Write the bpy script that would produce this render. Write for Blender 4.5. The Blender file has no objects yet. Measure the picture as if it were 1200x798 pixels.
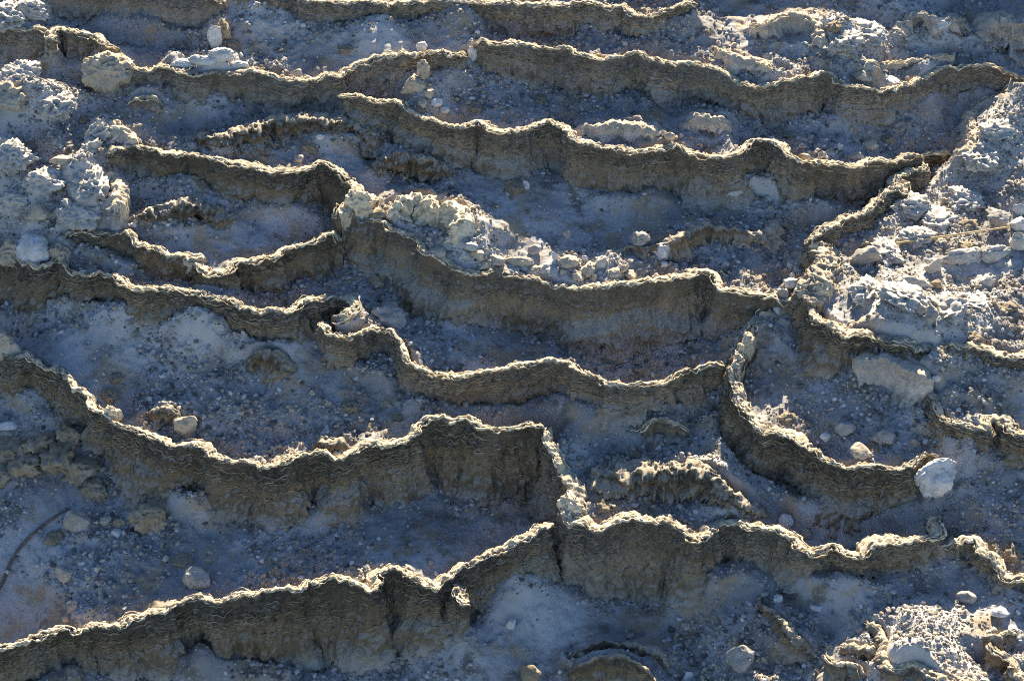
import bpy, math, random
import numpy as np
rng = np.random.default_rng(7)
random.seed(7)
R = math.radians

# ------------------------------------------------------------------ scene, camera, light
sc = bpy.context.scene
sc.render.engine = 'CYCLES'
sc.cycles.use_denoising = False
sc.cycles.filter_width = 1.1
sc.view_settings.view_transform = 'Standard'
sc.view_settings.look = 'None'
sc.view_settings.gamma = 1
sc.view_settings.exposure = 2.08
COL = sc.collection

PITCH = R(35); DIST = 11.0; U = 0.004; K = U / DIST
FWD = np.array([0, math.cos(PITCH), -math.sin(PITCH)])
UPV = np.array([0, math.sin(PITCH), math.cos(PITCH)])
CAMP = -DIST * FWD
cam = bpy.data.cameras.new('camera')
co = bpy.data.objects.new('camera', cam)
COL.objects.link(co)
co.location = CAMP
co.rotation_euler = (math.pi / 2 - PITCH, 0, 0)
cam.sensor_width = 36
cam.angle = 2 * math.atan(600 * K)
cam.clip_end = 500
sc.camera = co

DESIGN_EL, SUN_EL, SUN_AZ = R(27), R(29), R(6)             # azimuth measured from +Y (away from the camera) towards +X
w = bpy.data.worlds.new('World'); sc.world = w
w.use_nodes = True
nt = w.node_tree
sky = nt.nodes.new('ShaderNodeTexSky')
sky.sky_type = 'NISHITA'
sky.sun_disc = False
sky.sun_elevation = SUN_EL
sky.sun_rotation = SUN_AZ
sky.altitude = 2000
sky.dust_density = 0.0
sky.ozone_density = 3.6
bg = nt.nodes['Background']
nt.links.new(sky.outputs[0], bg.inputs[0])
bg.inputs[1].default_value = 0.054
sl = bpy.data.lights.new('sun', 'SUN')
sl.energy = 5.0
sl.angle = R(0.5)
sl.color = (1.0, 0.86, 0.63)
so = bpy.data.objects.new('sun', sl)
COL.objects.link(so)
so.rotation_euler = (math.pi / 2 - SUN_EL, 0, math.pi - SUN_AZ)   # beam travels towards the camera
so.location = (0, 8, 6)

# ------------------------------------------------------------------ numeric helpers
def _hash(ix, iy, iz, seed):
    h = (ix.astype(np.int64) * 374761393 + iy.astype(np.int64) * 668265263 + iz.astype(np.int64) * 2147483647 + seed * 974634541) & 0xffffffff
    h = ((h ^ (h >> 13)) * 1274126177) & 0xffffffff
    h = ((h ^ (h >> 16)) * 2246822519) & 0xffffffff
    h = h ^ (h >> 15)
    return (h & 0xffff).astype(np.float32) / 32767.5 - 1.0

def noise(x, y, z, seed=0):
    x, y, z = np.broadcast_arrays(x, y, z)
    fx, fy, fz = np.floor(x), np.floor(y), np.floor(z)
    tx, ty, tz = x - fx, y - fy, z - fz
    ix, iy, iz = fx.astype(np.int64), fy.astype(np.int64), fz.astype(np.int64)
    sx = tx * tx * (3 - 2 * tx); sy = ty * ty * (3 - 2 * ty); sz = tz * tz * (3 - 2 * tz)
    out = 0
    for a in (0, 1):
        wx = sx if a else 1 - sx
        for b in (0, 1):
            wy = sy if b else 1 - sy
            for c in (0, 1):
                wz = sz if c else 1 - sz
                out = out + wx * wy * wz * _hash(ix + a, iy + b, iz + c, seed)
    return out

def fbm(x, y, z, octs=3, seed=0, gain=0.5):
    o = 0; a = 1; f = 1
    for k in range(octs):
        o = o + a * noise(x * f, y * f, z * f, seed + 17 * k)
        a *= gain; f *= 2.03
    return o

def smooth01(a, b, x):
    t = np.clip((x - a) / (b - a), 0, 1)
    return t * t * (3 - 2 * t)

def ray(px, py):
    return FWD + np.array([1, 0, 0]) * (px - 600) * K - UPV * (py - 399) * K

def at_z(px, py, z):
    d = ray(px, py)
    return CAMP + d * ((z - CAMP[2]) / d[2])

def mesh_obj(name, verts, faces, mat, parent=None, smooth=True, attrs=None, loc=None):
    """faces: (n,4) or (n,3) int array, one mesh"""
    verts = np.asarray(verts, dtype=np.float32)
    if loc is not None:
        verts = verts - np.asarray(loc, dtype=np.float32)
    faces = np.asarray(faces, dtype=np.int32)
    n, k = faces.shape
    me = bpy.data.meshes.new(name)
    me.vertices.add(len(verts)); me.vertices.foreach_set('co', verts.ravel())
    me.loops.add(n * k); me.loops.foreach_set('vertex_index', faces.ravel())
    me.polygons.add(n)
    me.polygons.foreach_set('loop_start', np.arange(0, n * k, k, dtype=np.int32))
    me.polygons.foreach_set('use_smooth', np.full(n, smooth, dtype=bool))
    me.update(calc_edges=True)
    me.validate()
    for an, av in (attrs or {}).items():
        a = me.attributes.new(an, 'FLOAT', 'POINT')
        a.data.foreach_set('value', np.asarray(av, dtype=np.float32).ravel())
    me.materials.append(mat)
    o = bpy.data.objects.new(name, me)
    COL.objects.link(o)
    if loc is not None and parent is None:
        o.location = [float(q) for q in loc]
    if parent is not None:
        o.parent = parent
    return o

def tag(o, label=None, cat=None, group=None, kind=None):
    if label: o['label'] = label
    if cat: o['category'] = cat
    if group: o['group'] = group
    if kind: o['kind'] = kind
    return o

def grid_faces(nu, nv):
    i = np.arange(nu * nv).reshape(nu, nv)
    return np.stack([i[:-1, :-1].ravel(), i[1:, :-1].ravel(), i[1:, 1:].ravel(), i[:-1, 1:].ravel()], 1)

# ------------------------------------------------------------------ materials
class NT:
    def __init__(s, name, rough=0.9):
        s.m = bpy.data.materials.new(name); s.m.use_nodes = True
        s.t = s.m.node_tree; s.b = s.t.nodes['Principled BSDF']
        s.b.inputs['Roughness'].default_value = rough
        s.b.inputs['Specular IOR Level'].default_value = 0.25
        s.tc = s.n('ShaderNodeTexCoord')
    def n(s, kind, **kw):
        nd = s.t.nodes.new(kind)
        for k, v in kw.items(): setattr(nd, k, v)
        return nd
    def l(s, a, b): s.t.links.new(a, b)
    def noise(s, scale, detail=4, rough=0.6, stretch=None, dist=0.0):
        nd = s.n('ShaderNodeTexNoise')
        nd.inputs['Scale'].default_value = scale
        nd.inputs['Detail'].default_value = detail
        nd.inputs['Roughness'].default_value = rough
        nd.inputs['Distortion'].default_value = dist
        src = s.geo_pos()
        if stretch:
            mp = s.n('ShaderNodeMapping'); mp.inputs['Scale'].default_value = stretch
            s.l(src, mp.inputs[0]); src = mp.outputs[0]
        s.l(src, nd.inputs['Vector'])
        return nd.outputs['Fac']
    def geo_pos(s):
        return s.tc.outputs['Object']
    def ramp(s, fac, a, b):
        nd = s.n('ShaderNodeMapRange'); nd.interpolation_type = 'SMOOTHSTEP'
        nd.inputs[1].default_value = a; nd.inputs[2].default_value = b
        s.l(fac, nd.inputs[0]); return nd.outputs[0]
    def mul(s, a, b):
        nd = s.n('ShaderNodeMath', operation='MULTIPLY')
        for i, q in enumerate((a, b)):
            if isinstance(q, (int, float)): nd.inputs[i].default_value = q
            else: s.l(q, nd.inputs[i])
        return nd.outputs[0]
    def mix(s, fac, a, b):
        nd = s.n('ShaderNodeMix', data_type='RGBA')
        if isinstance(fac, (int, float)): nd.inputs[0].default_value = fac
        else: s.l(fac, nd.inputs[0])
        for i, q in ((6, a), (7, b)):
            if isinstance(q, tuple): nd.inputs[i].default_value = (*q, 1)
            else: s.l(q, nd.inputs[i])
        return nd.outputs[2]
    def attr(s, name):
        nd = s.n('ShaderNodeAttribute'); nd.attribute_name = name; return nd.outputs['Fac']
    def up(s):
        g = s.n('ShaderNodeNewGeometry'); x = s.n('ShaderNodeSeparateXYZ')
        s.l(g.outputs['Normal'], x.inputs[0]); return x.outputs[2]
    def bump(s, h, strength, dist):
        nd = s.n('ShaderNodeBump'); nd.inputs['Strength'].default_value = strength
        nd.inputs['Distance'].default_value = dist
        s.l(h, nd.inputs['Height']); s.l(nd.outputs[0], s.b.inputs['Normal'])
    def done(s, col):
        s.l(col, s.b.inputs['Base Color']); return s.m

def wall_mat(name, ochre=(0.25, 0.185, 0.115), pale=(0.31, 0.27, 0.22), dark=(0.07, 0.062, 0.05), lam=0.9):
    q = NT(name, 0.92)
    v = q.attr('v')
    big = q.ramp(q.noise(4.5, 4), 0.40, 0.66)
    col = q.mix(big, ochre, pale)
    brown = q.ramp(q.noise(9, 5, 0.65), 0.52, 0.72)
    col = q.mix(q.mul(brown, 0.75), col, (0.19, 0.125, 0.065))
    # thin dark films between the layers of the upper face
    lamn = q.ramp(q.noise(1.0, 3, 0.6, (30, 30, 120), 0.8), 0.58, 0.44)
    topw = q.ramp(q.attr('v'), 0.72, 0.25)
    patch = q.ramp(q.noise(5.0, 3), 0.34, 0.54)
    col = q.mix(q.mul(q.mul(lamn, topw), q.mul(patch, lam)), col, dark)
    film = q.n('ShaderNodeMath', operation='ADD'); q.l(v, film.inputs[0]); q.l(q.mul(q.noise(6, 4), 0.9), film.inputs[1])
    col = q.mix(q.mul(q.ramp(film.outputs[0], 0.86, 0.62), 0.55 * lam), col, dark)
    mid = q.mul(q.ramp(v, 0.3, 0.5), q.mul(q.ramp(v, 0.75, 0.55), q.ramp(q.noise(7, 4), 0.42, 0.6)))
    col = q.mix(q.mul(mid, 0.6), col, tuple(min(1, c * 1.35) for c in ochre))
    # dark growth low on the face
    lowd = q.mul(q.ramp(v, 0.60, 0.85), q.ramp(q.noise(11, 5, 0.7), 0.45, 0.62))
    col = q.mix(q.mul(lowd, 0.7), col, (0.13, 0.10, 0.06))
    # settled dust on ledges and near the floor
    dust = q.mul(q.mul(q.ramp(v, 0.78, 1.0), q.ramp(q.noise(8, 3), 0.3, 0.6)), 0.8)
    col = q.mix(dust, col, (0.40, 0.37, 0.33))
    updust = q.mul(q.ramp(q.up(), 0.55, 0.9), 0.6)
    col = q.mix(updust, col, (0.46, 0.41, 0.33))
    col = q.mix(q.mul(q.attr('top'), q.ramp(q.noise(9, 6, 0.7), 0.42, 0.54)), col, (0.60, 0.50, 0.345))  # rim top coloured paler so it reads as a continuous sunlit band
    spk = q.ramp(q.noise(75, 5, 0.75), 0.50, 0.68)
    col = q.mix(q.mul(spk, 0.55), col, dark)
    spk2 = q.ramp(q.noise(48, 4, 0.7), 0.56, 0.72)
    col = q.mix(q.mul(spk2, 0.5), col, pale)
    fine = q.noise(70, 7, 0.78)
    q.bump(fine, 0.8, 0.008)
    return q.done(col)

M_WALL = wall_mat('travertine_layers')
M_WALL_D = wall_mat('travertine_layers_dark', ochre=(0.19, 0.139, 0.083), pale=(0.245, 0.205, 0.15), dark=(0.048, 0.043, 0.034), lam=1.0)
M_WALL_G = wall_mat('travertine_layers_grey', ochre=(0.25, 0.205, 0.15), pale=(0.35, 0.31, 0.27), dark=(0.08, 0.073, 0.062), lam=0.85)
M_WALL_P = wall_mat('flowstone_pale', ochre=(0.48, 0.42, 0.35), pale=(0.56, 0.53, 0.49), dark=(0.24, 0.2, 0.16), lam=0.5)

def crest_mat():
    q = NT('rim_crust', 0.85)
    col = q.mix(q.ramp(q.noise(60, 4), 0.35, 0.65), (0.52, 0.42, 0.27), (0.70, 0.62, 0.47))
    col = q.mix(q.ramp(q.noise(14, 4), 0.56, 0.70), col, (0.26, 0.19, 0.10))
    q.bump(q.noise(200, 4), 0.4, 0.004)
    return q.done(col)
M_CREST = crest_mat()
def thread_mat():
    q = NT('layer_threads', 0.9)
    col = q.mix(q.ramp(q.noise(25, 4), 0.4, 0.62), (0.15, 0.115, 0.07), (0.34, 0.275, 0.18))
    return q.done(col)
M_THREAD = thread_mat()

def floor_mat():
    q = NT('dusty_travertine', 0.95)
    col = q.mix(q.ramp(q.noise(2.3, 5), 0.40, 0.62), (0.24, 0.235, 0.23), (0.38, 0.375, 0.37))
    col = q.mix(q.mul(q.ramp(q.noise(7, 6, 0.7), 0.50, 0.64), 0.85), col, (0.125, 0.108, 0.088))
    col = q.mix(q.mul(q.ramp(q.noise(5, 5, 0.65, (1, 1, 1.3)), 0.50, 0.63), 0.75), col, (0.33, 0.245, 0.15))
    col = q.mix(q.ramp(q.noise(60, 4), 0.55, 0.75), col, (0.42, 0.41, 0.40))
    col = q.mix(q.mul(q.attr('crust'), 0.85), col, (0.49, 0.47, 0.435))  # pale crust; its tone is also warmed for a golden sunlit look
    q.bump(q.noise(80, 7, 0.75), 0.8, 0.006)
    return q.done(col)
M_FLOOR = floor_mat()

def pebble_mat():
    q = NT('pebble_limestone', 0.9)
    nd = q.n('ShaderNodeValToRGB')
    e = nd.color_ramp.elements
    e[0].position = 0; e[0].color = (0.10, 0.09, 0.08, 1)
    e[1].position = 1; e[1].color = (0.56, 0.55, 0.53, 1)
    x = e.new(0.35); x.color = (0.30, 0.285, 0.265, 1)
    x = e.new(0.55); x.color = (0.36, 0.30, 0.22, 1)
    x = e.new(0.7); x.color = (0.42, 0.41, 0.40, 1)
    q.l(q.attr('tone'), nd.inputs[0])
    q.bump(q.noise(220, 4), 0.4, 0.004)
    return q.done(nd.outputs[0])
M_PEB = pebble_mat()

def stone_mat(name, a, b, c):
    q = NT(name, 0.9)
    col = q.mix(q.ramp(q.noise(18, 5, 0.65), 0.38, 0.62), a, b)
    col = q.mix(q.mul(q.ramp(q.noise(45, 4, 0.7), 0.55, 0.7), 0.7), col, c)
    q.bump(q.noise(110, 6, 0.7), 0.7, 0.006)
    return q.done(col)
M_ST_WHITE = stone_mat('white_sinter', (0.46, 0.45, 0.435), (0.62, 0.61, 0.59), (0.30, 0.275, 0.24))
M_ST_TAN = stone_mat('tan_travertine', (0.38, 0.32, 0.235), (0.48, 0.42, 0.33), (0.22, 0.17, 0.105))
M_ST_GREY = stone_mat('grey_travertine', (0.26, 0.245, 0.22), (0.38, 0.36, 0.335), (0.15, 0.13, 0.105))
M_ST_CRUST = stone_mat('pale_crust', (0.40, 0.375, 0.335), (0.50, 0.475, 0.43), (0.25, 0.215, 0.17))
M_ST_BROWN = stone_mat('brown_crust', (0.25, 0.195, 0.125), (0.36, 0.30, 0.22), (0.11, 0.083, 0.055))

# ------------------------------------------------------------------ the terrace walls, as traced control points (x, crest y, base y)
# fields: points, lip (crest above floor behind; None = leave to the other walls), thickness, lumpiness, material, label
W = []
def wall(pts, label, lip=0.06, th=0.042, lump=1.0, mat=None, lam=1.0, strands=7, mesh=True, cat='rock wall'):
    W.append(dict(p=np.array(pts, float), label=label, lip=lip, th=th, lump=lump, mat=mat or M_WALL, lam=lam, strands=strands, mesh=mesh, cat=cat))

# terrain only: unseen step above the top edge, added to shade the highest floors
wall([(-60,-80,-20),(200,-95,-30),(420,-105,-30),(620,-100,-25),(800,-85,-10),(890,-80,-10),(960,-75,-40),(1050,-75,-40),(1260,-80,-40)], '', mesh=False)
wall([(45,-12,12),(90,-14,27),(140,-14,33),(175,-12,31),(212,-8,50),(240,-4,40),(262,0,24)],
     'worn ochre wall face cut by the top edge, left of the pale notch', mat=M_WALL_G, lam=.5)
wall([(267,-8,6),(300,-6,9),(350,-2,22),(367,0,27),(395,1,36),(413,1,32),(437,2,27),(455,9,29),(463,5,30),(490,2,28),(513,1,22),(550,1,28),(576,3,43),(600,3,46),(650,5,49),(686,2,35),(708,6,41),(728,9,41),(742,16,41),(763,19,40),(785,11,33),(805,5,26),(816,6,18)],
     'highest long wall along the top edge above a pale dust apron', mat=M_WALL_G, lam=.7)
wall([(-30,30,66),(0,31,69),(20,33,71),(45,33,72),(56,37,70),(61,47,68),(66,35,67),(83,38,69),(108,41,69),(117,49,72),(137,55,74)],
     'short grey layered wall split by a bright slit, top left corner', mat=M_WALL_G)
wall([(96,75,118),(108,78,124),(125,86,122),(145,81,112),(175,83,110),(192,79,110),(213,85,128),(240,86,127),(258,83,125),(298,85,130),(310,86,132),(333,93,133),(360,91,131),(375,90,128),(395,88,122),(410,80,110),(430,71,103),(455,65,98),(480,63,90),(515,60,93),(530,65,90),(548,64,86)],
     'long straight dark wall under the white crust patch at upper left', mat=M_WALL_G)
wall([(556,50,84),(565,48,86),(580,51,92),(598,50,96),(625,53,104),(660,55,112),(672,60,118),(700,68,122),(725,66,121),(750,63,121),(773,74,130),(813,75,130),(845,84,126),(865,95,138),(883,102,146),(900,100,152),(933,94,146),(953,88,147),(970,86,149),(988,100,149),(1008,103,149),(1035,106,144),(1060,100,136),(1080,92,126),(1113,80,118),(1150,78,119),(1175,82,122),(1198,90,126),(1230,96,130)],
     'longest upper right wall whose pale left end has white vertical streaks', mat=M_WALL_G, lam=.8)
wall([(395,108,136),(413,113,142),(440,118,150),(463,119,168),(485,135,178),(515,145,190),(538,149,200),(560,144,204),(575,153,206),(598,156,206),(625,150,202),(638,144,201),(653,148,208),(663,155,213),(675,167,222),(695,169,231),(715,173,240),(740,178,248),(765,174,236),(795,173,236),(818,183,238),(838,185,237),(864,182,233),(876,175,229),(884,167,224),(898,163,222),(913,172,228),(925,181,240),(945,189,254),(975,192,254),(1005,197,252),(1018,190,246),(1050,190,228),(1082,180,208)],
     'winding wall across the upper middle with two low peaks, below a rubble heap', mat=M_WALL, lam=.8)
wall([(203,153,168),(213,154,172),(233,153,177),(250,158,178),(270,156,177),(298,150,174),(320,141,167),(350,140,165),(380,139,165),(405,141,168),(430,144,171),(455,150,172)],
     'low knobbly brown ledge standing inside the pool at upper left', lump=2.2, lip=0.05, th=.07, mat=M_WALL_D, lam=.2, strands=0, cat='rock ledge')
wall([(435,186,203),(450,183,208),(475,182,210),(500,184,212),(530,190,210)],
     'lumpy dark ledge at the foot of the winding upper middle wall', lump=2.2, lip=0.03, th=.07, mat=M_WALL_D, lam=.2, strands=0, cat='rock ledge')
wall([(948,284,302),(968,268,292),(985,260,287),(1005,252,280),(1022,243,272),(1030,233,262),(1048,222,250),(1062,226,250),(1066,213,242),(1056,207,236),(1066,201,228),(1084,197,222),(1084,181,208),(1117,175,200)],
     'crooked dark knotted divider wall climbing from centre right to the upper right', lip=None, th=.045, lump=1.5, mat=M_WALL_D, lam=.6)
wall([(1117,174,196),(1133,172,200),(1138,152,185),(1135,135,165),(1145,121,150),(1176,110,140),(1183,100,130),(1200,97,124),(1230,92,120)][::-1],
     'thick pale rim at the right edge round a sunlit white flat', lip=0.0, th=.05, lump=1.3, mat=M_WALL_P, lam=.4)
wall([(952,280,306),(958,308,345),(946,325,368),(938,342,388),(944,358,410)],
     'thick knotted wall stub running down beside the sunlit flat', lip=0.05, th=.10, lump=1.9, mat=M_WALL, lam=.6)
wall([(940,350,396),(945,356,408),(960,373,425),(975,385,435),(990,395,438),(1010,392,430),(1040,400,425),(1060,403,426),(1075,411,430),(1088,407,422),(1100,412,424),(1113,402,418),(1138,405,420),(1163,410,430),(1180,418,440),(1200,419,445),(1230,420,446)],
     'knotted wall hooking round the sunlit gravel flat at right', lip=0.0, th=.08, lump=1.5, mat=M_WALL_D, lam=.9)
wall([(1000,424,440),(1020,421,452),(1045,424,466),(1070,436,478),(1090,448,482)],
     'smooth pale flowstone apron below the hooked right wall', lip=0.0, th=.10, lump=.6, mat=M_WALL_P, lam=.2, strands=0, cat='flowstone')
wall([(388,250,300),(405,250,308),(418,253,312),(425,259,315),(440,256,318),(460,268,330),(480,278,345),(493,293,372),(505,300,384),(520,305,386),(538,315,384),(560,320,381),(598,321,391),(630,328,400),(658,335,406),(680,340,410),(715,335,411),(740,330,409),(775,329,406),(805,326,405),(820,320,405),(835,321,407),(841,335,408),(855,341,408),(875,344,405),(903,350,396),(920,353,388),(937,350,388)],
     'tallest smooth central wall with sunlit rubble piled along its crest', lip=0.05, mat=M_WALL, lam=.5)
wall([(902,360,378),(886,375,396),(878,389,412),(868,402,430),(863,420,455),(855,437,490),(861,455,515),(861,470,530),(871,480,548),(881,493,562),(898,506,575),(920,511,585),(940,523,597),(963,533,610),(983,543,617),(1003,545,620),(1038,545,618),(1055,548,605),(1070,542,590),(1084,534,575),(1100,530,560)],
     'wall dropping from the centre then running right to the white boulder', lip=0.06, th=.05, lump=1.2, mat=M_WALL_D, lam=.9)
wall([(130,180,200),(140,175,208),(160,173,212),(185,178,222),(208,181,230),(220,178,230),(240,187,232),(263,190,235),(300,198,245),(315,201,255),(338,201,262),(359,195,262),(376,190,262),(390,196,268),(403,206,275)],
     'left wall that curls downward at its thick sunlit right end', lip=0.06, th=.06, mat=M_WALL_D, lam=.5)
wall([(403,207,272),(411,220,285),(405,235,293),(391,249,300)],
     'thick sunlit link joining the curling left wall to the tallest central wall', lip=None, th=.09, lump=1.4, mat=M_WALL, lam=.4)
wall([(148,249,266),(175,244,264),(200,242,266),(225,239,268),(250,243,268),(272,250,262)],
     'short pitted brown ledge under the left curling wall', lump=2.2, lip=0.03, th=.06, mat=M_WALL_D, lam=.2, strands=0, cat='rock ledge')
wall([(125,136,150),(133,148,160),(147,155,168),(155,164,170)],
     'small pale spike of wall pointing up at the left rubble slope', lip=0.03, th=.05, lump=1.6, mat=M_WALL_P, lam=.3)
wall([(119,201,210),(129,211,222),(135,228,239),(134,245,254)],
     'white crusted divider wall running downhill on the left', lip=None, th=.07, lump=1.6, mat=M_WALL_P, lam=.3)
wall([(68,275,290),(83,273,297),(113,273,305),(148,274,316),(163,288,322),(180,291,326),(200,299,329),(218,301,333),(231,311,345),(241,322,345),(255,323,350),(272,320,356),(277,310,357),(298,307,357),(320,302,352),(333,293,345),(353,288,338),(375,283,332),(386,275,327),(395,280,325)],
     'sagging wall at left with a sunlit round knob in its middle', lip=0.06, mat=M_WALL_D, lam=.5)
wall([(-30,285,382),(0,290,381),(20,300,378),(28,308,376),(55,313,366),(65,301,362),(83,318,361),(100,324,364),(120,321,371),(137,324,373),(143,333,373),(163,337,376),(190,338,378),(210,339,374),(230,343,377),(250,350,387),(275,354,405),(300,366,412),(320,365,408),(343,364,406),(358,355,405),(380,350,404),(400,348,402),(410,353,396),(411,360,392),(402,366,390),(388,367,390)],
     'left wall above a white dust apron, its right end rolled into a hook', lip=0.06, lump=1.3, mat=M_WALL_D, lam=.7)
wall([(374,372,408),(380,381,420),(395,393,432),(409,395,436),(417,388,438),(440,385,440),(455,389,444),(468,402,454),(475,418,468),(485,429,477),(505,438,484),(540,441,490),(565,436,492),(598,431,490),(625,424,482),(653,421,478),(665,428,480),(675,436,484),(705,443,488),(715,449,489),(735,451,490),(763,450,482),(790,441,479),(813,430,475),(833,424,470),(849,426,468)],
     'gracefully curved central wall with a clean double rope of pale rim', lip=0.08, mat=M_WALL, lam=.6)
wall([(-30,408,458),(0,411,461),(15,419,464),(28,416,466),(38,418,469),(50,427,474),(65,431,484),(83,447,500),(100,465,522),(110,480,535),(135,493,560),(160,504,573),(190,517,585),(200,523,588),(230,523,596),(245,530,600),(258,538,604),(298,543,618),(310,548,618),(333,541,618),(355,531,614),(373,530,611),(395,538,607),(410,534,602),(430,521,596),(455,521,590),(485,510,585),(495,498,580),(505,490,580),(525,490,582),(545,491,585),(565,501,590),(598,500,598),(623,498,602),(638,497,604)],
     'long lower left wall sweeping down from the left edge then up to the centre', lip=0.06, mat=M_WALL_D, lam=1.0, strands=8)
wall([(641,497,602),(640,515,612),(648,540,622),(659,558,634),(664,575,648),(661,592,664),(657,607,678),(667,615,690),(683,614,694),(700,619,703),(718,613,705),(735,609,706),(760,612,708),(785,613,705),(805,625,702),(818,635,698),(830,628,694),(840,617,690),(855,612,688),(875,617,683),(900,619,680),(915,622,680),(930,634,682),(950,651,686),(975,639,687),(990,645,687),(1008,652,686),(1025,643,684),(1055,638,677),(1080,632,662),(1100,625,648),(1101,612,640),(1098,600,632)],
     'lower right wall beginning as a thick sunlit vertical rim at the centre', lip=0.06, th=.06, mat=M_WALL, lam=1.0, strands=8)
wall([(1102,640,650),(1120,638,652),(1140,637,655),(1150,648,668),(1170,666,685),(1183,676,692),(1200,678,697),(1230,682,702)],
     'low wall sloping to the right edge below the white boulder', lip=0.03, mat=M_WALL, lam=.6)
wall([(-30,762,832),(0,757,824),(13,757,822),(38,750,814),(60,742,808),(75,738,804),(90,744,802),(99,738,800),(108,732,798),(138,735,797),(158,726,794),(190,716,790),(210,703,786),(233,700,780),(250,706,782),(300,694,788),(338,691,789),(353,692,787),(363,682,785),(390,679,781),(413,684,777),(435,693,774),(446,684,771),(441,674,769),(460,667,767),(485,676,763),(498,686,760),(512,691,758),(525,678,745),(548,661,728),(570,651,710),(594,641,690),(614,632,682),(634,621,676),(652,612,672)],
     'dark wall along the bottom left corner with a bright braided rim', lip=0.05, mat=M_WALL_D, lam=1.0, strands=9)
wall([(529,682,738),(530,697,745),(541,707,748),(551,706,744)],
     'short frayed spur hanging off the bottom left wall', lip=None, th=.05, lump=1.3, mat=M_WALL_D, lam=1.0, strands=9, cat='rock spur')
wall([(1012,724,738),(1025,735,754),(1034,743,762),(1032,760,778),(1036,772,790),(1050,782,802),(1070,776,802),(1090,786,808),(1113,797,818),(1150,812,830)],
     'low rim edging the bright sunlit gravel patch, bottom right', lip=0.0, th=.04, mat=M_WALL, lam=.4)
wall([(1156,751,777),(1165,762,784),(1183,772,790),(1183,786,802),(1210,798,812)],
     'small sunlit hooked rim in the bottom right corner', lip=0.03, th=.04, lump=1.3, mat=M_WALL, lam=.3, cat='rock rim')
wall([(1157,750,764),(1172,742,758),(1195,738,752)],
     'tiny sunlit arched rim above the bottom right corner hook', lip=0.02, th=.03, lump=1.3, mat=M_WALL, lam=.3, cat='rock rim')
wall([(666,772,780),(685,759,770),(720,751,764),(750,756,769),(775,765,780),(787,779,795)],
     'faint outer brown arc of rim on the shaded bottom floor', lip=0.005, th=.03, mat=M_WALL_D, lam=.3, strands=0, cat='rock ledge')
wall([(664,770,802),(690,772,802),(730,769,797),(752,781,806),(775,799,815)],
     'inner brown arc with a dark hollow face on the bottom edge', lip=0.01, th=.04, mat=M_WALL_D, lam=.3, strands=0, cat='rock ledge')
wall([(987,750,762),(996,757,770),(1017,758,772),(1031,763,776)],
     'little bright rim left of the sunlit gravel patch', lip=0.02, th=.03, mat=M_WALL, lam=.3, cat='rock rim')
wall([(966,764,785),(977,774,796),(1000,776,799),(1013,789,803)],
     'jagged little rim above the bottom edge, right of centre', lip=0.02, th=.04, lump=1.8, mat=M_WALL, lam=.3, cat='rock rim')
wall([(885,690,704),(895,708,722),(915,726,742),(935,745,765),(960,753,775)],
     'dark low ridge crossing the shaded floor below the lower right wall', lip=0.01, th=.04, lump=1.3, mat=M_WALL_D, lam=.6, strands=0, cat='rock ledge')
wall([(1089,454,474),(1094,470,494),(1105,486,508),(1117,496,516),(1135,499,520),(1155,500,526),(1160,490,528),(1173,491,534),(1185,505,540),(1200,510,545),(1230,515,550)],
     'notched short wall at the right edge above the white boulder', lip=0.02, th=.05, lump=1.4, mat=M_WALL_D, lam=.8)
wall([(836,54,64),(848,60,76),(865,68,85),(890,75,88),(902,82,93)],
     'small rounded curl of pale rim below the top right block', lip=0.03, th=.05, lump=1.4, mat=M_WALL_P, lam=.3, cat='rock rim')
wall([(880,29,48),(900,26,50),(925,18,52),(945,22,53),(957,32,60),(962,45,70),(975,55,76),(993,64,79),(1012,72,83),(1032,75,86)],
     'blocky tan step holding up the sunlit white flat at top right', lip=0.03, th=.06, lump=1.5, mat=M_WALL_P, lam=.3)
wall([(1036,76,88),(1045,72,88),(1070,70,85),(1100,65,77),(1120,64,73)],
     'low smooth arched rim behind the longest upper right wall', lip=0.03, th=.05, mat=M_WALL_P, lam=.3, cat='rock rim')
wall([(1050,33,42),(1062,25,43),(1076,17,43),(1095,25,47),(1118,19,41),(1136,16,32)],
     'lumpy white crust ridge near the top right corner', lip=0.02, th=.08, lump=2.2, mat=M_WALL_P, lam=.2, strands=0, cat='rock ledge')
wall([(1148,31,48),(1160,26,58),(1175,23,66),(1200,28,68),(1230,30,70)],
     'rough brown lump bank in the top right corner', lip=0.02, th=.10, lump=2.4, mat=M_WALL_P, lam=.2, strands=0, cat='rock ledge')
wall([(715,297,305),(740,288,304),(770,285,303),(800,278,298),(825,266,288),(840,269,286),(870,272,285),(898,271,282),(912,256,268),(918,234,245)],
     'low ragged ledge edging a pale mound in the right central pool', lip=0.01, th=.06, lump=1.8, mat=M_WALL, lam=.2, strands=0, cat='rock ledge')
wall([(672,147,162),(690,143,164),(712,146,165),(735,145,166),(760,149,165),(780,156,163)],
     'pale low ledge just behind the winding wall, upper middle', lip=0.01, th=.07, lump=1.5, mat=M_WALL_P, lam=.2, strands=0, cat='rock ledge')
wall([(798,142,155),(815,138,160),(840,138,162),(856,145,164)],
     'second pale ledge right of the first behind the winding wall', lip=0.01, th=.07, lump=1.6, mat=M_WALL_P, lam=.2, strands=0, cat='rock ledge')
wall([(147,115,131),(165,113,136),(180,115,137),(196,115,132)],
     'small second step at the foot of the long upper left wall', lip=0.01, th=.06, lump=1.4, mat=M_WALL_G, lam=.3, strands=3, cat='rock ledge')
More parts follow.
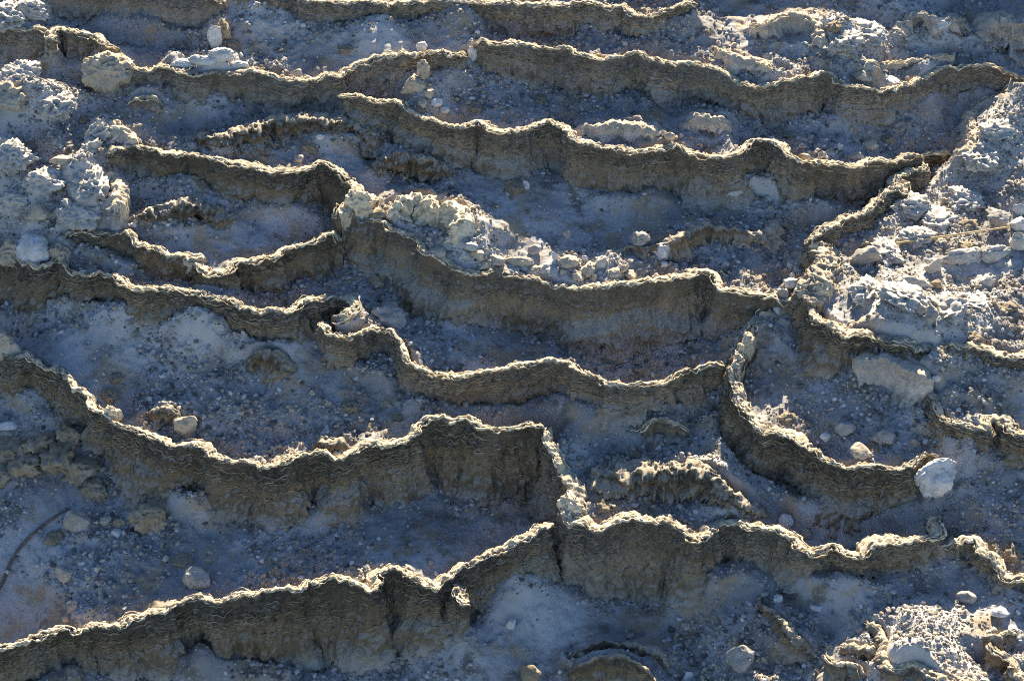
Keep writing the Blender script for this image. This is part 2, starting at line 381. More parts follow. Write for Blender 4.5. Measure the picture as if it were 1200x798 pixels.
wall([(744,498,511),(772,491,513),(790,496,515),(811,498,515)],
     'short bright topped ledge below the curved central wall', lip=0.02, th=.05, lump=1.6, mat=M_WALL, lam=.3, strands=4, cat='rock ledge')
wall([(690,550,559),(715,553,566),(745,551,571),(775,551,578),(800,549,584),(826,556,592),(850,568,602),(876,583,608),(900,594,613)],
     'long rough brown bank sloping left from the white boulder wall', lip=0.012, th=.10, lump=2.2, mat=M_WALL_D, lam=.3, strands=0, cat='rock ledge')
wall([(168,483,491),(182,480,496),(200,483,499),(212,490,497)],
     'brown tufted ledge beside the round tan stone', lip=0.0, th=.05, lump=1.8, mat=M_WALL_D, lam=.2, strands=0, cat='rock ledge')
wall([(284,420,431),(305,413,438),(325,416,440),(345,427,440)],
     'furry brown hump below the hooked end of the left wall', lip=0.0, th=.06, lump=1.9, mat=M_WALL_D, lam=.3, strands=0, cat='rock ledge')
wall([(364,516,530),(385,518,531),(412,521,533)],
     'small dark ledge just behind the long lower left wall', lip=0.0, th=.04, lump=1.6, mat=M_WALL_D, lam=.2, strands=0, cat='rock ledge')

wall([(458,248,258),(474,236,262),(492,232,268),(508,243,278),(522,243,286),(535,254,291),(546,274,294)],
     'jagged sunlit ridge of knobbly crust behind the tallest central wall', lip=0.02, th=.11, lump=2.6, mat=M_CREST, lam=.2, strands=0, cat='rock ledge')

# ------------------------------------------------------------------ crest heights: level rims, pools flat between one wall's foot and the next wall's rim
SLOPE = 0.46
CP = math.cos(PITCH)
BAT = 0.30                               # the foot of a wall stands this share of its height in front of the rim
HF_ = CP + BAT * math.sin(PITCH)
def plane_z(px, py):
    d = ray(px, py)                      # z = SLOPE*y
    t = (SLOPE * CAMP[1] - CAMP[2]) / (d[2] - SLOPE * d[1])
    return CAMP[2] + t * d[2]
off = np.cumsum([0] + [len(a['p']) for a in W])
UPPER = {}
rows, rhs = [], []
def eq(terms, b, wt):
    rows.append([(i, c * wt) for i, c in terms]); rhs.append(b * wt)
for k, a in enumerate(W):
    p = a['p']
    for i in range(len(p)):
        eq([(off[k] + i, 1)], plane_z(p[i, 0], p[i, 1]), 0.15)
        if i:
            eq([(off[k] + i, 1), (off[k] + i - 1, -1)], 0, 2.0 / max(0.3, math.hypot(*(p[i, :2] - p[i-1, :2])) / 25))
        x, yc = p[i, 0], p[i, 1]
        best = None
        for k2, a2 in enumerate(W):
            if k2 == k or a2['cat'] in ('rock ledge', 'rock rim', 'flowstone') or len(a2['p']) < 4: continue
            q = a2['p']
            for j in range(len(q) - 1):
                x0, x1 = q[j, 0], q[j+1, 0]
                if min(x0, x1) <= x <= max(x0, x1) and x0 != x1:
                    f = (x - x0) / (x1 - x0)
                    yb = q[j, 2] * (1 - f) + q[j+1, 2] * f
                    yc2 = q[j, 1] * (1 - f) + q[j+1, 1] * f
                    if yc2 < yc - 6 and yb < yc + 25 and (best is None or yb > best[0]):
                        best = (yb, off[k2] + j, f, (yb - yc2) * U / HF_, yc2)
        if best and best[0] > yc - 220:
            UPPER[off[k] + i] = best
            # the rim just clears the shadow of the rim above it: z_i - z_up + tan(el) * (y_up - y_i) = clearance
            yu, yi = best[4], yc
            du, di = ray(x, yu), ray(x, yi)
            tz = math.tan(DESIGN_EL)
            level = ('ledge' in a['cat']) or (a['lip'] is not None and a['lip'] < 0.02)
            cu, ci = du[1] / du[2], di[1] / di[2]
            const = tz * ((CAMP[1] - cu * CAMP[2]) - (CAMP[1] - ci * CAMP[2]))
            ku = -1 + tz * cu
            eq([(off[k] + i, 1 - tz * ci), (best[1], ku * (1 - best[2])), (best[1] + 1, ku * best[2])], 0.045 - const, 0.03 if level else 1.0)
            lip = a['lip'] if a['lip'] is not None else 0.10
            eq([(off[k] + i, 1), (best[1], -(1 - best[2])), (best[1] + 1, -best[2])], (0.03 if 'ledge' in a['cat'] else lip) - best[3], 1.6 if level else 0.25)
A = np.zeros((len(rows), off[-1])); 
for r, t in enumerate(rows):
    for i, c in t: A[r, i] += c
ZC = np.linalg.lstsq(A, np.array(rhs), rcond=None)[0]

def catmull(P, step):
    """resample control rows (n,k) with a Catmull-Rom spline, about one sample per step metres along xyz"""
    n = len(P); out = []
    Q = np.vstack([2 * P[0] - P[1], P, 2 * P[-1] - P[-2]])
    for i in range(n - 1):
        p0, p1, p2, p3 = Q[i], Q[i+1], Q[i+2], Q[i+3]
        m = max(2, int(np.linalg.norm((p2 - p1)[:3]) / 0.004))
        t = np.linspace(0, 1, m, endpoint=False)[:, None]
        out.append(0.5 * (2*p1 + (p2-p0)*t + (2*p0-5*p1+4*p2-p3)*t**2 + (3*p1-p0-3*p2+p3)*t**3))
    out.append(P[-1:])
    o = np.vstack(out)
    s = np.concatenate([[0], np.cumsum(np.linalg.norm(np.diff(o[:, :2], axis=0), axis=1))])
    m = max(12, int(s[-1] / step))
    si = np.linspace(0, s[-1], m)
    return np.stack([np.interp(si, s, o[:, c]) for c in range(o.shape[1])], 1), si

def box_smooth(a, k):
    if k < 2: return a
    k = min(k, len(a) // 2) or 1
    pad = np.pad(a, ((k, k), (0, 0)), mode='edge')
    ker = np.hanning(2 * k + 3)[1:-1]; ker /= ker.sum()
    return np.stack([np.convolve(pad[:, c], ker, 'valid') for c in range(a.shape[1])], 1)

STEP = 0.0048
SMALL = lambda a: a['cat'] in ('rock ledge', 'rock rim', 'flowstone')     # small steps that stand on a pool floor
def trace(k, a):
    p = a['p']; z = ZC[off[k]:off[k+1]]
    lips = []
    for i in range(len(p)):
        b = UPPER.get(off[k] + i)
        l0 = a['lip'] if a['lip'] is not None else 0.1
        if b is None or l0 < 0.035 or SMALL(a): lips.append(l0)
        else: lips.append(float(np.clip(z[i] - (ZC[b[1]] * (1 - b[2]) + ZC[b[1] + 1] * b[2] - b[3]), 0.03, 0.16)))
    P = np.array([[*at_z(p[i, 0], p[i, 1], z[i]), (p[i, 2] - p[i, 1]) * U / HF_, lips[i]] for i in range(len(p))])
    C, s = catmull(P, STEP)
    C[:, 3] = np.maximum(C[:, 3], 0.02); 
    if 'ledge' in a['cat']:
        hump = np.clip(np.minimum(s, s[-1] - s) / ((0.15 if 'jagged' in a['label'] else 0.36) * s[-1]), 0, 1); hump = 1 - (1 - hump) ** 2
        dz = (1 - hump) * C[:, 3] * 0.8
        C[:, 2] -= dz; C[:, 3] -= dz
    C[:, 4] = np.clip(box_smooth(C[:, 4:5], 30)[:, 0], -0.02, 0.16)
    T = np.gradient(box_smooth(C[:, :2], 8), axis=0)
    T /= np.linalg.norm(T, axis=1)[:, None] + 1e-9
    N = np.stack([T[:, 1], -T[:, 0]], 1)               # right-hand side of the travel direction
    N = box_smooth(N, 10); N /= np.linalg.norm(N, axis=1)[:, None] + 1e-9
    a.update(C=C, s=s, N=N)
for k, a in enumerate(W):
    if not SMALL(a): trace(k, a)

# ------------------------------------------------------------------ ground height field
X0, X1, Y0, Y1, H0 = -3.1, 3.1, -3.0, 4.4, 0.0125
gnx, gny = int((X1 - X0) / H0) + 1, int((Y1 - Y0) / H0) + 1
csum = np.zeros((gnx, gny)); cw = np.zeros((gnx, gny))
def put(xy, z, wt=1.0):
    i = np.round((xy[:, 0] - X0) / H0).astype(int); j = np.round((xy[:, 1] - Y0) / H0).astype(int)
    m = (i >= 0) & (i < gnx) & (j >= 0) & (j < gny)
    np.add.at(csum, (i[m], j[m]), z[m] * wt); np.add.at(cw, (i[m], j[m]), wt)
def constrain(a):
    C, N, th = a['C'], a['N'], a['th']
    bat = BAT * C[:, 3] + 0.01
    zb = C[:, 2] - C[:, 3]
    for f in (0.8, 0.4, 0.0):
        put(C[:, :2] + N * (bat * f)[:, None], zb)
    if a['lip'] is not None:
        put(C[:, :2] - N * (th * 0.95), C[:, 2] - C[:, 4] - 0.004)
    if 'ledge' in a['cat']:
        for q in (0.03, 0.06, 0.09, 0.12): put(C[:, :2] - N * (th + q), C[:, 2] - a['lip'] - 0.004 - q * 0.25)
    put(C[:, :2] - N * (th * 0.3), zb)
for a in W:
    if not SMALL(a): constrain(a)
gx = X0 + H0 * np.arange(gnx); gy = Y0 + H0 * np.arange(gny)
def solve():
    plane = SLOPE * (gy[None, :] + 0 * gx[:, None])
    prev = None
    for lev in (16, 8, 4, 2, 1):
        nx, ny = -(-gnx // lev), -(-gny // lev)
        S = np.zeros((nx * lev, ny * lev)); Wt = S.copy()
        S[:gnx, :gny] = csum; Wt[:gnx, :gny] = cw
        S = S.reshape(nx, lev, ny, lev).sum((1, 3)); Wt = Wt.reshape(nx, lev, ny, lev).sum((1, 3))
        fixed = Wt > 0
        val = np.where(fixed, S / np.maximum(Wt, 1e-9), 0)
        pl = SLOPE * (Y0 + H0 * lev * (np.arange(ny) + 0.5))[None, :] + np.zeros((nx, 1))
        if prev is None: z = pl.copy()
        else: z = np.repeat(np.repeat(prev, 2, 0), 2, 1)[:nx, :ny]
        if z.shape != (nx, ny):
            z = np.pad(z, ((0, nx - z.shape[0]), (0, ny - z.shape[1])), mode='edge')
        for it in range(260):
            z = np.where(fixed, val, z)
            e = np.pad(z, 1, mode='edge')
            z2 = 0.25 * (e[:-2, 1:-1] + e[2:, 1:-1] + e[1:-1, :-2] + e[1:-1, 2:])
            z2[:, 0] = pl[:, 0]; z2[:, -1] = pl[:, -1]
            z = z2
        prev = np.where(fixed, val, z)
    return prev
def bil(F, x, y):
    i = np.clip((x - X0) / H0, 0, gnx - 1.001); j = np.clip((y - Y0) / H0, 0, gny - 1.001)
    i0 = np.floor(i).astype(int); j0 = np.floor(j).astype(int); fx = i - i0; fy = j - j0
    return (F[i0, j0] * (1-fx) * (1-fy) + F[i0+1, j0] * fx * (1-fy) + F[i0, j0+1] * (1-fx) * fy + F[i0+1, j0+1] * fx * fy)
def hit(px, py):
    d = ray(px, py); d = d / np.linalg.norm(d)
    t = np.arange(7.5, 16, 0.004)
    P = CAMP + d * t[:, None]
    g = bil(HF, P[:, 0], P[:, 1])
    k = np.argmax(P[:, 2] < g)
    return P[k] if k else P[-1]
HF = solve()
for k, a in enumerate(W):                              # the small steps rise from the floor found so far
    if SMALL(a):
        p = a['p']
        for i in range(len(p)):
            ZC[off[k] + i] = hit(min(max(p[i, 0], -20), 1220), p[i, 2])[2] + (p[i, 2] - p[i, 1]) * U / HF_
        zz = ZC[off[k]:off[k+1]]
        ZC[off[k]:off[k+1]] = 0.35 * zz + 0.65 * np.median(zz)
for k, a in enumerate(W):
    if SMALL(a): trace(k, a); constrain(a)
HF = solve()
# mounds and hollows of loose material (photo x, y, height, radius in metres)
BUMPS = [(255,523,-.05,.18),(325,522,-.04,.14),(200,510,-.03,.1),(490,118,.11,.13),(515,135,.05,.10),(470,262,.03,.10),(520,285,.06,.16),(560,300,.05,.10),(660,318,.04,.14),(720,318,.04,.10),
         (60,140,.16,.18),(15,130,.16,.16),(10,222,.16,.18),(45,245,.13,.16),(95,215,.14,.12),(100,250,.12,.10),(70,185,.10,.12),(120,150,.08,.08),(40,285,.07,.16),(110,262,.03,.10),
         (1020,335,.04,.2),(1085,380,.05,.25),(1040,375,.04,.18),(12,738,-.11,.22),(8,700,-.07,.25),(1180,150,.06,.16),(1165,180,.05,.12),
         (1000,50,.07,.18),(980,40,.06,.12),(1080,735,.07,.14),(1095,765,.05,.13),(1060,770,.05,.09),(1110,480,.03,.10),(1150,485,.02,.08),
         (20,20,.09,.16),(205,77,.06,.10),(255,79,.08,.12),(880,245,.07,.16),(300,20,.03,.2),(540,30,.05,.16),(440,42,.05,.2),(640,715,.05,.25),(930,420,-.02,.1),
         (1090,95,.05,.10),(1020,95,.03,.08),(1040,12,.05,.16),(130,372,.05,.14),(240,392,.04,.16)]
def blur(F, sig):
    kx = np.fft.fftfreq(F.shape[0] * 1)[:, None]; ky = np.fft.rfftfreq(F.shape[1])[None]
    return np.fft.irfft2(np.fft.rfft2(F) * np.exp(-2 * (np.pi * sig / H0) ** 2 * (kx ** 2 + ky ** 2)), s=F.shape)
aS = np.zeros_like(HF); aW = np.zeros_like(HF)
for a in W:
    C, N = a['C'], a['N']
    h = np.clip(fbm(C[:, 0] * 3.5, C[:, 1] * 3.5, 8.8, 3, 41) + 0.25, 0, 1) * np.minimum(0.13, 0.45 * C[:, 3])
    xy = C[:, :2] + N * (BAT * C[:, 3] + 0.01)[:, None]
    i = np.round((xy[:, 0] - X0) / H0).astype(int); j = np.round((xy[:, 1] - Y0) / H0).astype(int)
    m = (i >= 0) & (i < HF.shape[0]) & (j >= 0) & (j < HF.shape[1])
    np.add.at(aS, (i[m], j[m]), h[m]); np.add.at(aW, (i[m], j[m]), 1.0)
a1, a2 = blur(aS, 0.05), blur(aW, 0.05)
APRON = np.where(a2 > 1e-4, a1 / np.maximum(a2, 1e-4), 0) * smooth01(0.0, 0.9, a2 / (np.percentile(a2[aW > 0], 50)))
BH = APRON.copy()
GX, GY = np.meshgrid(gx[:HF.shape[0]] if len(gx) >= HF.shape[0] else X0 + H0*np.arange(HF.shape[0]), gy if len(gy) >= HF.shape[1] else Y0 + H0*np.arange(HF.shape[1]), indexing='ij')
for bx, by, bh, br in BUMPS:
    q = hit(bx, by)
    BH += bh * np.exp(-((GX - q[0])**2 + (GY - q[1])**2) / (2 * (br * 0.6)**2))
HF2 = HF + BH

gyy = np.gradient(HF2, H0, axis=1); gxx = np.gradient(HF2, H0, axis=0)
STEEP = np.hypot(gxx, gyy)

def ground_z(x, y, fine=True):
    z = bil(HF2, x, y)
    flat = 1 - 0.85 * smooth01(0.9, 2.0, bil(STEEP, x, y))
    rough = smooth01(-0.3, 0.3, fbm(x * 2.1, y * 2.1, 5.5, 2, 9))
    z = z + flat * (0.022 * fbm(x * 3.2, y * 3.2, 0.3, 3, 3) + 0.009 * fbm(x * 14, y * 14, 1.7, 2, 5))
    z = z + flat * rough * 0.030 * (0.42 - np.abs(fbm(x * 8, y * 8, 4.1, 4, 15, 0.6)))
    z = z + 0.004 * fbm(x * 38, y * 38, 2.9, 2, 16)
    if fine:
        n1 = noise(x * 55, y * 55, 0.5, 21); n2 = noise(x * 120, y * 120, 0.5, 22)
        z = z + flat * (0.25 + rough) * (0.0055 * np.abs(n1) + 0.002 * n2)
    return z

def axis(a, b, fine, far, ratio=1.35):
    mid = np.arange(a, b + fine * 0.5, fine)
    st, left, right = fine, [a], [mid[-1]]
    while left[-1] > -far:
        st *= ratio; left.append(left[-1] - st)
    st = fine
    while right[-1] < far:
        st *= ratio; right.append(right[-1] + st)
    return np.concatenate([left[:0:-1], mid, right[1:]])
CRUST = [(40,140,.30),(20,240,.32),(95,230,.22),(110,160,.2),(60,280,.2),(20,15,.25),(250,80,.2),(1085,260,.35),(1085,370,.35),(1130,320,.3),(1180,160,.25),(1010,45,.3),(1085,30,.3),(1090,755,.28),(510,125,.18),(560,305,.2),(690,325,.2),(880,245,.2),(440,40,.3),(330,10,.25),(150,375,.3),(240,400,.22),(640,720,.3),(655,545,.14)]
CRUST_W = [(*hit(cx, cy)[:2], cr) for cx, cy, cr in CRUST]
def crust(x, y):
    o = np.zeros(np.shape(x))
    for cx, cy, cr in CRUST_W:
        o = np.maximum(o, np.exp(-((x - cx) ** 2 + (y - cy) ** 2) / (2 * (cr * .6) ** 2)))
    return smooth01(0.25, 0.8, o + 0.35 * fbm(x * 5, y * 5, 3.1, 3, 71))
ax = axis(-2.75, 2.75, 0.0062, 60); ay = axis(-2.2, 3.6, 0.0066, 60)
AX, AY = np.meshgrid(ax, ay, indexing='ij')
Z = ground_z(np.clip(AX, X0, X1), np.clip(AY, Y0, Y1))
outside = np.clip(np.maximum(np.maximum(np.abs(AX) - 3.0, AY - 4.3), -2.9 - AY), 0, None)
far_t = smooth01(0, 1.5, outside)
Z = Z * (1 - far_t) + far_t * (SLOPE * np.clip(AY, -40, 4.4) + 0.02 * np.clip(AY - 4.4, 0, 99) + 0.15 * noise(AX * .5, AY * .5, 0.1, 4))
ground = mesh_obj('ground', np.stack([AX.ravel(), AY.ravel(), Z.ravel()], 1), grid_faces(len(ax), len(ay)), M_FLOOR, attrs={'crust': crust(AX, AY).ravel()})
tag(ground, 'shaded dusty grey terrace floors strewn with fine gravel between the rims', None, None, 'structure')
ground['category'] = 'ground'

# ------------------------------------------------------------------ wall meshes
def build_wall(a, idx):
    C, N, s = a['C'], a['N'], a['s']
    th, lump, lam = a['th'], a['lump'], a['lam']
    n = len(C)
    hm = float(np.mean(C[:, 3]))
    nf = int(np.clip(hm / 0.0036, 14, 120)); ntop = 12; nb = 12
    sd = 100 + idx * 7
    # ragged crest line
    X = C[:, 0]; Y = C[:, 1]
    cz = C[:, 2] + 0.010 * fbm(X * 22, Y * 22, 0.2, 3, sd, 0.6) + 0.010 * noise(X * 7, Y * 7, 0.7, sd + 3)
    lat = 0.014 * fbm(X * 14, Y * 16, 3.3, 3, sd + 1, 0.6)
    bat = BAT * (1 + 0.7 * noise(X * 4, Y * 4, 0.8, sd + 52)) * C[:, 3] + 0.01
    depth = (np.maximum(C[:, 4], 0) if a['lip'] is not None else 0.35) + 0.09
    H = C[:, 3] + 0.045
    # section rows: d (towards the front), h (relative to the crest), v (0 crest .. 1 foot), wf weight
    tv_ = th * np.clip(0.85 + 0.75 * noise(X * 5, Y * 5, 0.4, sd + 50) + 0.3 * noise(X * 16, Y * 16, 0.4, sd + 51), 0.35, 1.9)
    shelf = np.clip(noise(X * 2.6, Y * 2.6, 0.15, sd + 80) + 0.5 * noise(X * 8, Y * 8, 0.15, sd + 81) + 0.05, 0, 1) * 0.22 * C[:, 3]
    shv = 0.50 + 0.16 * noise(X * 3.5, Y * 3.5, 0.55, sd + 82)
    D, Hh, V = [], [], []
    tt = np.linspace(1, 0, nf)
    for t in tt:                                       # foot to crest, front side
        hh = -H * t
        d = bat * (t ** 2.0) + shelf * smooth01(shv - 0.05, shv + 0.07, t) + 0.010 * np.sin(np.pi * np.clip(t * 2.2, 0, 1)) * (1 if lump < 2 else 2)
        D.append(d); Hh.append(hh); V.append(np.clip(-hh / C[:, 3], 0, 1.15))
    for t in np.linspace(0, 1, ntop + 1)[1:]:          # over the top
        D.append(-tv_ * t); Hh.append(0.006 * np.sin(np.pi * t) - 0.016 * t + np.zeros(n)); V.append(np.zeros(n))
    for t in np.linspace(0, 1, nb + 1)[1:]:            # down the back
        D.append(-tv_ - (0.025 + np.clip(th - tv_, 0, 1)) * t); Hh.append(-0.016 - depth * t + np.zeros(n)); V.append(np.full(n, 0.1 * t))
    D = np.array(D); Hh = np.array(Hh); V = np.array(V)      # rows x n
    m = D.shape[0]
    # close the section at both ends
    L = s[-1]; e = min(0.05, L * 0.25)
    endf = np.sqrt(np.clip(np.minimum(s, L - s) / e, 0, 1)) * 0.97 + 0.03
    dm = -th * 0.4
    D = dm + (D - dm) * endf[None, :]
    cz = cz - (1 - endf) * np.minimum(0.02, C[:, 3] * 0.3)
    D = D + lat[None, :]
    px = X[None] + N[:, 0][None] * D; py = Y[None] + N[:, 1][None] * D; pz = cz[None] + Hh
    # displacement
    front = np.zeros(m); front[:nf] = 1; front[nf:nf + ntop] = 0.35; front[nf + ntop:] = 0.5
    big = 0.026 * fbm(px * 6.5, py * 6.5, pz * 5, 4, sd + 11, 0.6)
    rib = 0.006 * fbm(px * 26, py * 26, pz * 7, 2, sd + 12)                       # drapery ribs running down
    bil_ = np.abs(noise(px * 30, py * 30, pz * 30, sd + 13)); bil2 = np.abs(noise(px * 64, py * 64, pz * 64, sd + 14))
    knob = (0.5 - bil_) * 0.020 + (0.5 - bil2) * 0.010
    low = smooth01(0.45, 0.85, V)
    warp = 1.1 * noise(px * 11, py * 11, pz * 11, sd + 15) + 0.5 * noise(px * 34, py * 34, pz * 20, sd + 16)
    scal = np.abs(np.sin(s * np.pi / 0.075 + 2.2 * noise(s * 6, 0.3, 0.3, sd + 40)))
    ph = (V * C[:, 3][None]) / 0.0195 + warp * 1.5 + 1.1 * scal[None] * (0.5 + 0.5 * noise(s * 9, 0.1, 0.9, sd + 41))[None]
    il = np.floor(ph); fr = ph - il
    ledge = 0.55 + 0.75 * noise(px * 26, py * 26, il * 5.37, sd + 42)
    layer = ((1 - fr) ** 0.8 - 0.35) * 0.021 * np.clip(ledge, 0.05, 1.6)
    upper = 1 - 0.6 * smooth01(0.45, 0.85, V)
    rib2 = (0.45 - np.abs(noise(px * 38, py * 38, pz * 9, sd + 60))) * 0.030 * smooth01(0.45, 0.7, V) * smooth01(-0.3, 0.3, noise(px * 5, py * 5, 0.2, sd + 61))
    fine = 0.006 * noise(px * 120, py * 120, pz * 120, sd + 17)
    patch = smooth01(-0.35, 0.15, noise(px * 4, py * 4, pz * 4, sd + 18))
    disp = big * (0.4 + 0.6 * smooth01(0, 0.3, V)) + rib * smooth01(0.05, 0.4, V) + knob * (0.25 * smooth01(0.08, 0.3, V) + low * 1.35 + max(0, lump - 1) * 0.8) * lump + 0.009 * fbm(px * 42, py * 42, pz * 42, 3, sd + 44, 0.6) * smooth01(0.05, 0.3, V) + layer * upper * lam * patch + fine + rib2
    disp = disp * front[:, None] * endf[None, :]
    px = px + N[:, 0][None] * disp; py = py + N[:, 1][None] * disp
    # crumbly top
    topm = np.zeros(m); topm[nf - 1:nf + ntop + 2] = 1; topm[max(0, nf - 4):nf - 1] = 0.5
    crumb = 0.006 * fbm(px * 60, py * 60, 0.4, 2, sd + 19) + (0.5 - np.abs(noise(px * 40, py * 40, 0.9, sd + 20))) * 0.014 * (lump - 0.5)
    pz = pz + crumb * topm[:, None]
    verts = np.stack([px.T.ravel(), py.T.ravel(), pz.T.ravel()], 1)
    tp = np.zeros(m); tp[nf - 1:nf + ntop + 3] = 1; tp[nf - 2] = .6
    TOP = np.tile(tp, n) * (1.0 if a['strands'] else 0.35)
    mid = n // 2
    loc = np.array([X[mid], Y[mid], C[mid, 2] - C[mid, 3]])
    nm = 'travertine_' + ('ledge' if 'ledge' in a['cat'] else 'spur' if 'spur' in a['cat'] else 'apron' if 'flow' in a['cat'] else 'wall')
    if a['strands']:
        o = bpy.data.objects.new(nm, None); o.empty_display_size = 0.05
        COL.objects.link(o); o.location = [float(q) for q in loc]
        mesh_obj('face', verts, grid_faces(n, m), a['mat'], parent=o, attrs={'v': V.T.ravel(), 'top': TOP}, loc=loc)
    else:
        o = mesh_obj(nm, verts, grid_faces(n, m), a['mat'], attrs={'v': V.T.ravel(), 'top': TOP}, loc=loc)
    tag(o, a['label'], a['cat'], None, 'thing')
    # braided crust along the rim
    if a['strands']:
        vs, fs, base = [], [], 0
        rings = 6
        for k in range(a['strands']):
            f = k / max(1, a['strands'] - 1)
            o0 = 0.010 - f * (tv_ * 0.95 + 0.010)
            wob = 0.012 * fbm(X * 15 + k * 3.1, Y * 15, k * 5.7, 4, sd + 31, 0.65)
            dd = o0 + lat + wob
            droop = np.where(o0 > 0, -0.006, 0.0)
            ztop = cz + 0.007 - 0.016 * f + 0.009 * fbm(X * 28, Y * 28, k * 2.3, 3, sd + 33, 0.6) - 0.004 + droop
            rad = 0.0044 * (0.6 + 1.1 * fbm(X * 45, Y * 45, k * 9.1, 3, sd + 35, 0.7))
            gap = smooth01(-0.45, -0.1, noise(X * 11 + k, Y * 11, k * 3.3, sd + 36))
            rad = np.clip(rad, 0.0014, 0.008) * np.clip(gap, 0.12, 1) * np.clip(endf, 0.1, 1)
            cx = X + N[:, 0] * dd; cy = Y + N[:, 1] * dd
            ang = np.linspace(0, 2 * np.pi, rings, endpoint=False)
            ca, sa = np.cos(ang)[None], np.sin(ang)[None]
            vx = cx[:, None] + N[:, 0][:, None] * ca * rad[:, None]
            vy = cy[:, None] + N[:, 1][:, None] * ca * rad[:, None]
            vz = ztop[:, None] + sa * rad[:, None]
            vs.append(np.stack([vx.ravel(), vy.ravel(), vz.ravel()], 1))
            i = np.arange(n * rings).reshape(n, rings); j = np.roll(i, -1, axis=1)
            fs.append(base + np.stack([i[:-1].ravel(), j[:-1].ravel(), j[1:].ravel(), i[1:].ravel()], 1))
            base += n * rings
        mesh_obj('rim_crust', np.vstack(vs), np.vstack(fs), M_CREST, parent=o, loc=loc)
    if a['strands'] and lam >= 0.6:
        vs, fs, base = [], [], 0
        ang = np.linspace(0, 2 * np.pi, 5, endpoint=False); ca, sa = np.cos(ang)[None], np.sin(ang)[None]
        ii = np.arange(n)
        K_ = 11
        for k in range(K_):
            v0 = 0.04 + 0.60 * (k + .5) / K_
            vv = v0 + 0.05 * fbm(X * 12, Y * 12, k * 3.7, 3, sd + 70, 0.6) + 0.035 * scal
            rowf = np.clip((1 - np.clip(vv, 0.0, 0.95) * C[:, 3] / H) * (nf - 1), 0, nf - 1.001)
            r0 = np.floor(rowf).astype(int); fr2 = rowf - r0
            q = [A_[r0, ii] * (1 - fr2) + A_[r0 + 1, ii] * fr2 for A_ in (px, py, pz)]
            q[0] = np.convolve(np.pad(q[0], 1, mode='edge'), [.25, .5, .25], 'valid'); q[1] = np.convolve(np.pad(q[1], 1, mode='edge'), [.25, .5, .25], 'valid')
            rad = 0.0027 * np.clip(0.8 + 1.0 * noise(X * 30, Y * 30, k * 4.1, sd + 71), 0.3, 1.8)
            rad = rad * np.clip(smooth01(-0.35, -0.05, noise(X * 8, Y * 8, k * 1.9, sd + 72)), 0.1, 1) * np.clip(endf, .1, 1)
            out = 0.0015
            vs.append(np.stack([(q[0][:, None] + N[:, 0][:, None] * (out + ca * rad[:, None])).ravel(), (q[1][:, None] + N[:, 1][:, None] * (out + ca * rad[:, None])).ravel(), (q[2][:, None] + sa * rad[:, None]).ravel()], 1))
            i5 = np.arange(n * 5).reshape(n, 5); j5 = np.roll(i5, -1, axis=1)
            fs.append(base + np.stack([i5[:-1].ravel(), j5[:-1].ravel(), j5[1:].ravel(), i5[1:].ravel()], 1))
            base += n * 5
        mesh_obj('crust_threads', np.vstack(vs), np.vstack(fs), M_THREAD, parent=o, loc=loc)
    return o
for idx, a in enumerate(W):
    if a['mesh']: build_wall(a, idx)

# ------------------------------------------------------------------ rocks
def ico(sub):
    import bmesh
    bm = bmesh.new(); bmesh.ops.create_icosphere(bm, subdivisions=sub, radius=1)
    v = np.array([q.co[:] for q in bm.verts]); f = np.array([[q.index for q in t.verts] for t in bm.faces]); bm.free()
    return v, f
ICO5, ICO4, ICO1 = ico(5), ico(4), ico(1)
def rock_verts(seed, dims=(1, 1, 1), cuts=7, rough=0.10, knob=0.0, base=ICO4):
    r = np.random.default_rng(seed)
    v = base[0].copy()
    for k in range(cuts):
        d = r.normal(size=3); d /= np.linalg.norm(d)
        lim = r.uniform(0.46, 0.8)
        over = np.clip(v @ d - lim, 0, None)
        v = v - over[:, None] * d * 0.92
    rad = 1 + rough * fbm(v[:, 0] * 2.2, v[:, 1] * 2.2, v[:, 2] * 2.2, 4, seed, 0.55)
    if knob: rad = rad + knob * (0.45 - np.abs(noise(v[:, 0] * 3.4, v[:, 1] * 3.4, v[:, 2] * 3.4, seed + 5))) + knob * .5 * (0.45 - np.abs(noise(v[:, 0] * 7.5, v[:, 1] * 7.5, v[:, 2] * 7.5, seed + 6)))
    return v * rad[:, None] * np.array(dims)

def hit2(px, py):
    p = hit(px, py)
    return np.array([p[0], p[1], float(ground_z(np.array([p[0]]), np.array([p[1]]), False)[0])])

def rock(px, py, wpx, hpx, mat, label, name='stone', cat='stone', depth=0.85, seed=1, cuts=7, rough=0.12, knob=0.0, rz=0.0, sink=0.26, lift=0.0, group=None, base=ICO4):
    """px,py = the picture point at the middle of the stone's foot"""
    p = hit2(px, py)
    rx, rh = wpx * U / 2, hpx * U / CP / 2 * 0.85
    v = rock_verts(seed, (rx, rx * depth, rh), cuts, rough, knob, base)
    c, s = math.cos(rz), math.sin(rz)
    v = v @ np.array([[c, s, 0], [-s, c, 0], [0, 0, 1]])
    v[:, 2] -= v[:, 2].min() + 2 * rh * sink
    o = mesh_obj(name, v, base[1], mat)
    o.location = (p[0], p[1] , p[2] + lift)
    tag(o, label, cat, group, 'thing')
    return o

